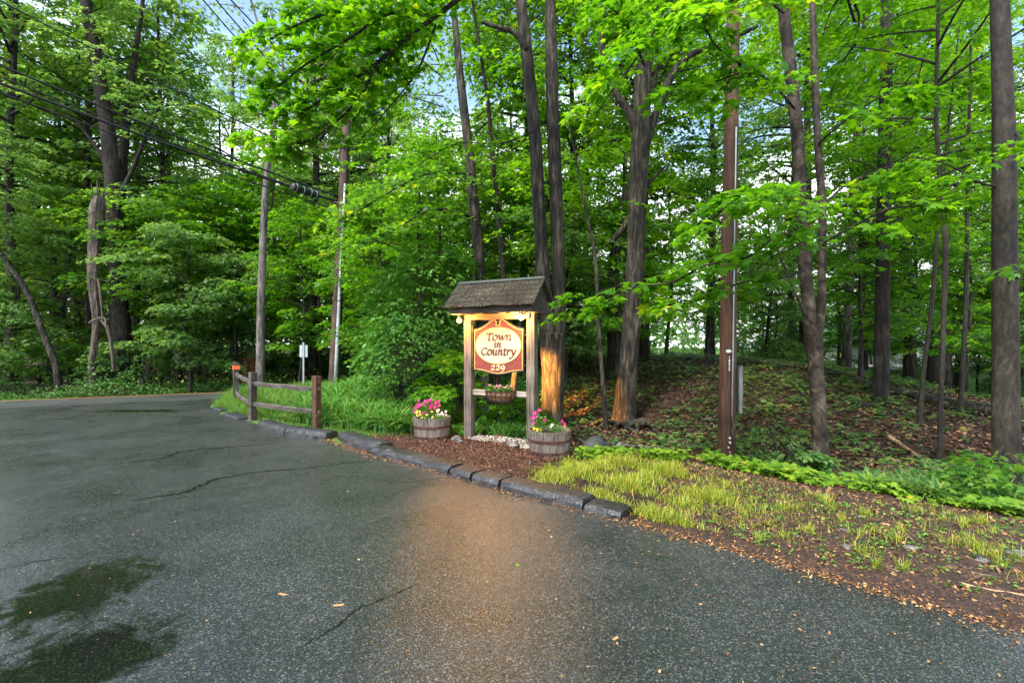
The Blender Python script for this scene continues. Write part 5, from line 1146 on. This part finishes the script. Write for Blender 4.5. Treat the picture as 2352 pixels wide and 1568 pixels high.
for i, (x, y, s) in enumerate([(2.6, 3.75, .035), (3.05, 3.7, .04), (2.75, 4.0, .03), (3.4, 3.5, .045), (3.75, 3.6, .06), (3.1, 4.3, .03), (4.1, 3.3, .04), (2.35, 4.0, .03), (3.9, 2.9, .045)]):
    o = rock(x, y, s, 'small half buried stone on the bare brown verge', seed=20+i, sq=(1.2, .9, .5)); o.location.z = hz(x, y)+.005; o['group'] = 'stones on the verge'

# ------------------------------------------------------------------ split rail fence
f3 = Vector((*G(727, 987), 0)); f2 = Vector((*G(580, 965), 0)); f1 = Vector((-7.42, 13.0, 0))
fz = lambda p: hz(p.x, p.y)
fence = thing('split_rail_fence', 'weathered grey split rail fence with three posts and two rails', 'fence', (f2.x, f2.y, fz(f2)))
fo = Vector(fence.location)
def fpost(p, nxt, h, mat, seed, wd=.125, dp=.15, lean=0):
    """post with two through slots, local x along the rails"""
    bm = bmesh.new(); z0 = -.3; slots = [(.28, .42), (.72, .86)]; zc = z0; d = (nxt-p); ang = math.atan2(d.y, d.x)
    for (a, b) in slots+[(h, h)]:
        box(bm, (0, 0, (zc+a)/2), (wd, dp, a-zc)); 
        if a < h:
            for s in (-1, 1): box(bm, (0, s*(dp/2-.024), (a+b)/2), (wd, .048, b-a+.0))
            zc = b
    bmesh.ops.remove_doubles(bm, verts=bm.verts[:], dist=.0005)
    bmesh.ops.subdivide_edges(bm, edges=[e for e in bm.edges if e.calc_length() > .2], cuts=4)
    r = random.Random(seed)
    for v in bm.verts: v.co += Vector((r.gauss(0, .003), r.gauss(0, .003), r.gauss(0, .004) if v.co.z > h-.02 else 0)); v.co.x += lean*v.co.z
    o = bm_ob('post', bm, mat, fence); o.location = Vector((p.x, p.y, fz(p)))-fo; o.rotation_euler.z = ang; return o
BROWNP = grain('brown_cedar', [(.15, (.03, .015, .008)), (.5, (.085, .042, .021)), (.9, (.17, .10, .058))], (42, 42, 2.5), .7, .75)
dr_ = (f3-f2).normalized()
q = fpost(f3, f3+dr_, 1.02, BROWNP, 1, .12, .12); tag(q, 'brown end post with open slots')
q = fpost(f2, f3, 1.04, RAIL_WOOD, 2, .115, .13, .01)
q = fpost(f1, f2, 1.12, RAIL_WOOD, 3, .12, .13, .0); tag(q, 'far post wrapped with orange tape')
bm = bmesh.new(); box(bm, (0, 0, .98), (.145, .165, .10)); tp = bm_ob('tape', bm, ORANGE, q)
def rail(a, za, b, zb2, seed, sag=0.0):
    r = random.Random(seed); d = (b-a).normalized(); pts = [Vector((a.x, a.y, za))-d*.14+Vector((0, 0, 0))]; n = 9; V, Fc = [], []
    A = Vector((a.x, a.y, za))-d*.10; B = Vector((b.x, b.y, zb2))+d*.10; s = Vector((-d.y, d.x, 0)); L = [A.lerp(B, i/n)+Vector((0, 0, -sag*math.sin(math.pi*i/n)+r.gauss(0, .005))) for i in range(n+1)]
    prof = [(-.032, -.046), (.032, -.04), (.038, .018), (.004, .048), (-.036, .025)]
    for i, p in enumerate(L):
        e = .62 if i in (0, n) else 1
        for u, v in prof: V.append(p-fo+s*(u*e+r.gauss(0, .004))+Vector((0, 0, v*e+r.gauss(0, .004))))
    for i in range(n):
        for j in range(5): Fc.append((i*5+j, i*5+(j+1) % 5, (i+1)*5+(j+1) % 5, (i+1)*5+j))
    Fc.append((4, 3, 2, 1, 0)); Fc.append(tuple(n*5+j for j in range(5))); ob('rail', raw(V, Fc, RAIL_WOOD), fence)
rail(f2, fz(f2)+.79, f3, fz(f3)+.775, 1); rail(f2, fz(f2)+.36, f3, fz(f3)+.335, 2)
rail(f1, fz(f1)+.80, f2, fz(f2)+.80, 3); rail(f1, fz(f1)+.33, f2, fz(f2)+.36, 4, .05)
# lone wooden marker post, road sign
p = W(323, 890, 19.0); t = bmesh.new(); bmesh.ops.create_cone(t, cap_ends=True, radius1=.11, radius2=.10, depth=1.3, segments=14, matrix=Matrix.Translation((0, 0, .3)))
rr_ = random.Random(4)
for v in t.verts: v.co += Vector((rr_.gauss(0, .006), rr_.gauss(0, .006), rr_.gauss(0, .012)))
o = bm_ob('wooden_post', t, RAIL_WOOD, None, True, 0); o.location = (p.x, p.y, hz(p.x, p.y)-.1); o.scale = (1, 1, 1); tag(o, 'short grey wooden marker post in the weeds across the road', 'post')
o.location.z = 1.6-(868-795)/F*19-.95
p = W(697, 870, 14.6); t = thing('road_sign', 'back of a small grey metal road sign on a thin post', 'sign', (p.x, p.y, hz(p.x, p.y)), rad(6)); zt = 1.6+(795-790)/F*14.6-t.location.z
bm = bmesh.new(); box(bm, (0, 0, zt/2-.1), (.05, .012, zt+.3)); box(bm, (-.022, -.012, zt/2-.1), (.006, .024, zt+.3)); box(bm, (.022, -.012, zt/2-.1), (.006, .024, zt+.3)); bm_ob('sign_post', bm, STEEL, t)
bm = bmesh.new(); box(bm, (0, .012, zt-.21), (.23, .004, .36)); bm_ob('sign_panel', bm, PANEL_BACK, t)

# ------------------------------------------------------------------ utility poles and lines
def pole(name, label, P0, P1, r0, r1, mat, seed, n=18):
    P0, P1 = Vector(P0), Vector(P1); t = thing(name, label, 'pole', P0); V, Fc = [], []; k = 30
    tube(V, Fc, [(P1-P0)*(i/k)+Vector((0, 0, -.3 if i == 0 else 0)) for i in range(k+1)], [r0+(r1-r0)*i/k for i in range(k+1)], n, .025, random.Random(seed)); ob('pole', raw(V, Fc, mat, 'pole', True), t); return t, P0
D = 14.2; a = W(766, 893, D); a.z = hz(a.x, a.y); b2 = W(797, 262, D)
pt, o0 = pole('utility_pole', 'tall leaning reddish utility pole with silver conduit by the road', a, b2, .155, .12, POLE_RED, 5)
ax = (b2-a).normalized()
def onp(py, dx=0, dy=0): q = a+(b2-a)*((893-py)/(893-262)); return q-o0+Vector((dx, dy, 0))
V, Fc = [], []; tube(V, Fc, [onp(y, .095, -.14) for y in (897, 800, 700, 600, 540)], [.052]*5, 12); ob('conduit', raw(V, Fc, PVC, 'c', True), pt)
V, Fc = [], []; tube(V, Fc, [onp(y, .095, -.14) for y in (540, 480, 425)], [.036]*3, 12); c2 = ob('conduit', raw(V, Fc, STEEL, 'c', True), pt)
V, Fc = [], []
for y in (872, 770, 690, 620, 545): tube(V, Fc, [onp(y, .095, -.14), onp(y-2, .095, -.14)], [.062, .062], 12)
ob('conduit_clamp', raw(V, Fc, BLACK), pt)
V, Fc = [], []; tube(V, Fc, smooth_path([onp(425, .09, -.14), onp(400, .10, -.13), onp(350, .08, -.13), onp(290, .1, -.1)], 3), [.02]*10, 8); tube(V, Fc, smooth_path([onp(468, -.2, -.16), onp(472, .1, -.22), onp(500, .26, -.18), onp(560, .12, -.2), onp(700, .14, -.16), onp(893, .15, -.1)], 3), [.018]*16, 8); ob('riser_cable', raw(V, Fc, BLACK), pt)
xd = Vector((1.3, -1.15, 0)).normalized()
bm = bmesh.new(); m = Matrix.Translation(onp(337, 0, -.17)) @ Matrix.Rotation(rad(-38), 4, 'Z') @ Matrix.Rotation(rad(9), 4, 'Y'); bmesh.ops.create_cube(bm, size=1, matrix=m @ Matrix.Diagonal((2.1, .09, .115, 1)))
bm_ob('crossarm', bm, RAIL_WOOD, pt, bevel=.004)
V, Fc = [], []
for s in (-1, 1): tube(V, Fc, [onp(385, 0, -.14), (m @ Vector((s*.62, 0, -.06)))], [.012, .012], 6)
ob('brace', raw(V, Fc, BLACK), pt)
for s in (-.85, -.45, .5, .9):
    bm = bmesh.new()
    for j, rr in enumerate((.045, .06, .045)): bmesh.ops.create_cone(bm, cap_ends=True, radius1=rr, radius2=rr*.6, depth=.05, segments=12, matrix=m @ Matrix.Translation((s, 0, .085+j*.045)))
    bm_ob('insulator', bm, plain('brown_ceramic', (.08, .03, .02), .2), pt, True)
def wire(p0, p1, r, sag, label, name='power_line', n=24):
    V, Fc = [], []; b = Vector(p0); pts = [Vector(p0).lerp(Vector(p1), i/n)-b+Vector((0, 0, -4*sag*(i/n)*(1-i/n))) for i in range(n+1)]
    tube(V, Fc, pts, [r*1.15]*(n+1), 6); o = ob(name, raw(V, Fc, WIRE, 'w', True)); o.location = b; return tag(o, label, 'cable', 'overhead lines')
def pw(py): return a+(b2-a)*((893-py)/(893-262))
def far(px, py, x=-11.6):      # a point on the left where the line leaves the picture
    D_ = x/((px-1176)/F); return W(px, py, D_)
def ext(p, q, k=.6): return q+(q-p)*k
for py, tx, ty, r, lab, X in ((455, -20, 118, .020, 'upper thick overhead cable running from the tall pole to the left', -11), (466, -20, 160, .026, 'middle doubled overhead cable carrying the black splice case', -11), (484, -20, 182, .014, 'lowest thin overhead cable on the left', -11), (392, 30, -6, .014, 'highest single wire crossing the upper left corner', -10.4)):
    p0 = pw(py); p1 = far(tx, ty, X); p2 = ext(p0, p1, .8); wire(p0, p2, r, .22, lab)
wire(pw(470)+Vector((0, .0, .05)), ext(pw(470), far(-20, 155, -11), .8)+Vector((0, 0, .10)), .012, .21, 'thin support strand lashed above the middle overhead cable')
for i, (sx_, tx, lab) in enumerate(((-.85, 470, 'left of three high wires against the blue sky'), (-.3, 500, 'middle of three high wires against the blue sky'), (.9, 535, 'right of three high wires against the blue sky'))):
    p0 = o0+(m @ Vector((sx_, 0, .2))); p1 = W(tx, -10, 9.0-i*.2); wire(p0, ext(p0, p1, .8), .011, .12, lab)
# lines continuing beyond the pole to the right
wire(pw(468), W(1010, 668, 24), .022, .2, 'thick cable going away to the right behind the leaves')
wire(pw(484), W(1010, 690, 24), .013, .2, 'thin cable going away to the right behind the leaves')
def splice(p, q, r, label):
    t = thing('splice_case', label, 'cable splice'); t.location = p; V, Fc = [], []; q = q-p; d = q.normalized()
    tube(V, Fc, [Vector((0, 0, 0)), d*.03, d*.05, q-d*.05, q-d*.03, q], [r*.55, r, r*.94, r*.94, r, r*.55], 14); ob('case', raw(V, Fc, BLACK, 's', False), t)
    V, Fc = [], []
    for f in (.15, .42, .7, .9): c = q*f; tube(V, Fc, [c, c+d*.015], [r*1.03, r*1.03], 14)
    ob('clamp_band', raw(V, Fc, STEEL, 'b'), t)
splice(W(669, 428, 12.9), W(729, 449, 13.5), .115, 'black ribbed splice case hanging on the cable left of the tall pole')
splice(W(812, 476, 14.6), W(845, 486, 15.2), .09, 'grey splice box just right of the tall pole')
# near right pole
D = 7.35; a = W(1668, 1052, D); a.z = hz(a.x, a.y); b2 = W(1684, 20, D); 
pt, o0 = pole('utility_pole', 'near reddish brown wooden pole with white number tags right of centre', a, b2, .128, .092, grain('stained_pole', [(.1, (.030, .015, .009)), (.45, (.075, .034, .018)), (.7, (.125, .06, .033)), (.95, (.19, .11, .065))], (34, 34, 1.6), .9, .7), 6, 24)
def on2(py, dx=0, dy=0): q = a+(b2-a)*((1052-py)/(1052-20.)); return q-o0+Vector((dx, dy, 0))
V, Fc = [], []; tube(V, Fc, [on2(y, .01, -.150) for y in (945, 800, 700, 620)], [.0105]*4, 8); tube(V, Fc, [on2(y, .01, -.142) for y in (620, 500, 300)], [.010]*3, 8); ob('ground_conduit', raw(V, Fc, PVC, 'g', True), pt)
V, Fc = [], []; tube(V, Fc, smooth_path([on2(945, .01, -.15), on2(955, .02, -.155), on2(966, .045, -.150), on2(980, .012, -.165), on2(992, .05, -.155), on2(996, .13, -.05)], 4), [.005]*21, 6); ob('ground_wire', raw(V, Fc, plain('copper_wire', (.16, .12, .09), .5), 'g', True), pt)
bm = bmesh.new(); box(bm, on2(890, .172, -.02), (.045, .11, .70)); box(bm, on2(880, .215, .02), (.022, .10, .62)); bm_ob('cable_guard', bm, grain('zinc_guard', [(.2, (.12, .12, .115)), (.8, (.30, .31, .29))], (20, 20, 3), .2, .5), pt, bevel=.004)
# tag plate + digits down the pole
bm = bmesh.new(); bmesh.ops.create_uvsphere(bm, u_segments=18, v_segments=8, radius=1, matrix=Matrix.Translation(on2(801, -.045, -.128)) @ Matrix.Rotation(-.32, 4, 'Z') @ Matrix.Diagonal((.042, .006, .026, 1))); bm_ob('oval_tag', bm, WHITE, pt, True)
DG = {'1': [[(.1, .75), (.5, 1), (.5, 0)]], '8': [[(.5, .52), (.1, .75), (.5, 1), (.9, .75), (.5, .52), (.05, .25), (.5, 0), (.95, .25), (.5, .52)]], '2': [[(.05, .75), (.3, 1), (.75, .98), (.85, .7), (.1, 0), (.95, 0)]], '9': [[(.88, .7), (.5, 1), (.08, .72), (.5, .45), (.88, .7), (.75, .3), (.35, 0)]]}
px0, pz0 = 0, 0
for i, chh in enumerate('18829'):
    c = on2(813.5+i*6.9+1.5, -.040, -.146); V, Fc = [], []
    for stp in DG[chh]:
        q = [Vector((c.x+(u-.5)*.023, c.y-.001*(u-.5), c.z+(v-.5)*.034)) for u, v in stp]; q = smooth_path(q, 3); tube(V, Fc, q, [.0042]*len(q), 5)
    ob('number_tag', raw(V, Fc, WHITE), pt)
for (py, dx, r) in ((995, -.012, .016), (1005, -.008, .015), (1016, -.03, .012), (1027, -.006, .010)):
    bm = bmesh.new(); c = on2(py, dx, -.138); bmesh.ops.create_cone(bm, cap_ends=True, radius1=r, radius2=r, depth=.012, segments=16, matrix=Matrix.Translation(c) @ Matrix.Rotation(rad(90), 4, 'X')); bm_ob('tag', bm, WHITE, pt)
# ------------------------------------------------------------------ fallen log, sticks, roots
pp = [(1700, 826, 15.0), (1800, 842, 14.2), (1900, 868, 13.2), (2000, 898, 12.0), (2100, 920, 11.0), (2200, 942, 10.1), (2300, 962, 9.4), (2380, 978, 9.0)]
pts = []
for px, py, D in pp: q = W(px, py, D); q.z = hz(q.x, q.y)+.09; pts.append(q)
q = smooth_path(pts, 5); b = q[0]; V, Fc = [], []; tube(V, Fc, [v-b for v in q], np.linspace(.06, .15, len(q)), 12, .07, random.Random(1))
o = ob('fallen_log', raw(V, Fc, BARK_GREY, 'log', True)); o.location = b; tag(o, 'long fallen log lying down the right flank of the mound', 'log')
def stick(pxs, r, label, mat=BARK_GREY, dz=.03, name='fallen_branch'):
    q = []
    for px, D in pxs: x = (px-1176)/F*D; q.append(Vector((x, D, (0.01 if inside(np.array([x]), np.array([D]), PAVE)[0] else hz(x, D))+dz)))
    q = smooth_path(q, 4); b = q[0].copy(); V, Fc = [], []; tube(V, Fc, [v-b for v in q], np.linspace(r, r*.4, len(q)), 7, .12, random.Random(2)); o = ob(name, raw(V, Fc, mat, 's', True)); o.location = b; tag(o, label, 'branch')
stick([(2040, 8.6), (2100, 7.9), (2160, 7.2)], .04, 'pale brown broken branch in the ditch left of the slim bent trunk', TAN_WOOD)
stick([(1395, 8.9), (1440, 8.75), (1520, 8.6)], .03, 'thin pale branch lying below the large furrowed tree', BARK_PALE, .06)
stick([(1960, 10.6), (2000, 10.4), (2020, 10.5)], .09, 'short dark log stub left of the mound trunk', BARK_DARK, .06)
stick([(2352, 3.05), (2250, 3.15), (2190, 3.25)], .012, 'twig lying on the verge at the lower right edge', TAN_WOOD, .01)
stick([(2300, 3.25), (2240, 3.32), (2200, 3.45)], .008, 'thinner twig above the first twig on the lower right verge', BARK_PALE, .01)
stick([(2140, 3.3), (2060, 3.4), (1990, 3.55)], .007, 'fine twig along the driveway edge left of the two verge twigs', BARK_PALE, .01)
pr = random.Random(91)
for i in range(12):
    px_ = 1350+i*78+pr.uniform(-25, 25); d_ = pr.uniform(8.2, 13.5); k_ = pr.uniform(20, 70); zl, zg = zone_lab((px_-1176)/F*d_, d_, 't')
    stick([(px_, d_), (px_+k_*.5, d_+pr.uniform(-.3, .3)), (px_+k_, d_+pr.uniform(-.6, .6))], pr.uniform(.010, .028), 'fallen stick on the litter,'+zl[len('tall tree, front rows,'):] , (BARK_PALE, BARK_GREY, DEADWOOD)[i % 3], .03)
# roots under the bank below the large tree
V, Fc = [], []; pr = random.Random(6); cb = Vector((W(1432, 985, 11.3).x, 11.2, 0))
for i in range(9):
    a_ = -2.6+i*.26; L_ = pr.uniform(.7, 1.8); P = []
    for k in range(5): x = cb.x+math.cos(a_)*(.3+L_*k/4)+pr.gauss(0, .06); y = cb.y+math.sin(a_)*(.3+L_*k/4)+pr.gauss(0, .06); P.append(Vector((x, y, hz(x, y)+(.10 if k < 2 else .03)+.05*math.sin(k*2))))
    P = smooth_path(P, 3); tube(V, Fc, [v-cb for v in P], np.linspace(.07, .015, len(P)), 7, .1, pr)
gt = next(o for o in bpy.data.objects if o.get('label', '').startswith('large furrowed tree')); o = ob('root', raw([Vector(v)+cb-Vector(gt.location) for v in V], Fc, BARK_GREY, 'root', True), gt)
# uprooted stump behind the fence
p = W(568, 838, 21.0); zz = hz(p.x, p.y); t = thing('uprooted_stump', 'brown uprooted stump with tangled roots behind the far fence post', 'stump', (p.x, p.y, zz)); V, Fc = [], []; pr = random.Random(8)
tube(V, Fc, smooth_path([Vector((0, 0, -.2)), Vector((.05, 0, .5)), Vector((0, .1, 1.1)), Vector((.15, 0, 1.55))], 4), np.linspace(.42, .12, 13), 10, .35, pr)
for i in range(14): a_ = pr.random()*6.3; z = pr.uniform(.3, 1.5); tube(V, Fc, [Vector((0, 0, z)), Vector((math.cos(a_)*.4, math.sin(a_)*.4, z+.1)), Vector((math.cos(a_)*.6, math.sin(a_)*.6, z+pr.uniform(-.3, .3)))], [.06, .04, .01], 5, .2, pr)
ob('root_plate', raw(V, Fc, COCO, 'r'), t)
# fence like old wood behind the sign: small trunks close behind the board
for px, D, w_, lab in ((1118, 9.6, 26, 'pale small trunk seen under the board, left one of three'), (1146, 9.9, 20, 'dark small trunk seen under the board, middle one of three'), (1186, 9.7, 17, 'reddish small trunk seen under the board, right one of three')):
    a = W(px, 900, D); a.z = hz(a.x, a.y)-.1; t = thing('small_trunk', lab, 'tree', a); V, Fc = [], []; r = w_/2*D/F
    tube(V, Fc, smooth_path([Vector((0, 0, 0)), Vector((-.06, .06, .9)), Vector((.06, .1, 1.8)), Vector((.1, .2, 2.75))], 5), np.linspace(r, r*.5, 16), 10, .08, random.Random(px), flare=.2); ob('trunk', raw(V, Fc, BARK_PALE if px < 1130 else BARK_GREY, 't', True), t)
# ------------------------------------------------------------------ houses glimpsed beyond the mound
def house(x, y, z, w_, d, h, rz, label, wall, roofc):
    t = thing('house', label, 'house', (x, y, z), rz); W_ = plain('siding', wall, .6); bm = bmesh.new(); k = 16
    for i in range(k): box(bm, (0, 0, (i+.5)*h/k), (w_-.02*(i % 2)*0, d, h/k)) if i == 0 else bmesh.ops.create_cube(bm, size=1, matrix=Matrix.Translation((0, 0, (i+.5)*h/k)) @ Matrix.Diagonal((w_-.0, d-.0, h/k-.015, 1)))
    box(bm, (0, 0, h/2), (w_-.06, d-.06, h-.02)); bm_ob('wall', bm, W_, t)
    bm = bmesh.new(); rh = d*.32; vs = [bm.verts.new(v) for v in [(-w_/2-.4, -d/2-.4, h-.1), (w_/2+.4, -d/2-.4, h-.1), (w_/2+.4, d/2+.4, h-.1), (-w_/2-.4, d/2+.4, h-.1), (-w_/2-.4, 0, h+rh), (w_/2+.4, 0, h+rh)]]
    for f in ((0, 1, 5, 4), (2, 3, 4, 5), (0, 4, 3), (1, 2, 5), (0, 3, 2, 1)): bm.faces.new([vs[i] for i in f])
    bmesh.ops.recalc_face_normals(bm, faces=bm.faces[:]); bm_ob('roof', bm, plain('shingle', roofc, .8), t)
    for fx in (-.32, -.1, .12, .34):
        bm = bmesh.new(); box(bm, (fx*w_, -d/2-.03, h*.52), (1.1, .08, 1.4)); fr_ = bm_ob('window', bm, WHITE, t); bm = bmesh.new(); box(bm, (fx*w_, -d/2-.075, h*.52+.33), (.92, .02, .56)); box(bm, (fx*w_, -d/2-.075, h*.52-.33), (.92, .02, .56)); bm_ob('pane', bm, plain('glass', (.03, .04, .05), .08), fr_)
    bm = bmesh.new(); box(bm, (w_*.1, -d/2-1.3, .25), (w_*.5, 2.4, .5)); box(bm, (w_*.1, -d/2-1.3, 2.7), (w_*.5+.3, 2.7, .25))
    for fx in (-.14, -.02, .1, .22, .34): box(bm, (fx*w_, -d/2-2.35, 1.55), (.16, .16, 2.1))
    bm_ob('porch', bm, WHITE, t); return t
house(37, 52, -3.0, 13, 8, 4.6, rad(-30), 'white sided house with a porch glimpsed behind the mound', (.72, .74, .76), (.35, .36, .38))
house(63, 60, -3.5, 13, 8, 4.6, rad(-42), 'second pale house glimpsed at the far right between trunks', (.62, .60, .60), (.30, .22, .20))

# ------------------------------------------------------------------ every look-alike gets its place in the row
from collections import defaultdict
byl = defaultdict(list)
for o in C.objects:
    if o.parent is None and o.get('label') and o.get('category') and not o.get('kind') and (' rows, between ' in o['label'] or 'between' in o['label'] or 'half buried stone on' in o['label']): byl[o['label']].append(o)
ORD = ['first', 'second', 'third', 'fourth', 'fifth', 'sixth', 'seventh', 'eighth', 'ninth', 'tenth']
for l, os_ in byl.items():
    if len(os_) < 2 or len(os_) > 10: continue
    os_.sort(key=lambda o: o.location.x/max(.1, o.location.y))
    for i, o in enumerate(os_):
        w_ = 'left one' if len(os_) == 2 and i == 0 else ('right one' if len(os_) == 2 else ORD[i]+' from left')
        o['label'] = l+', '+w_
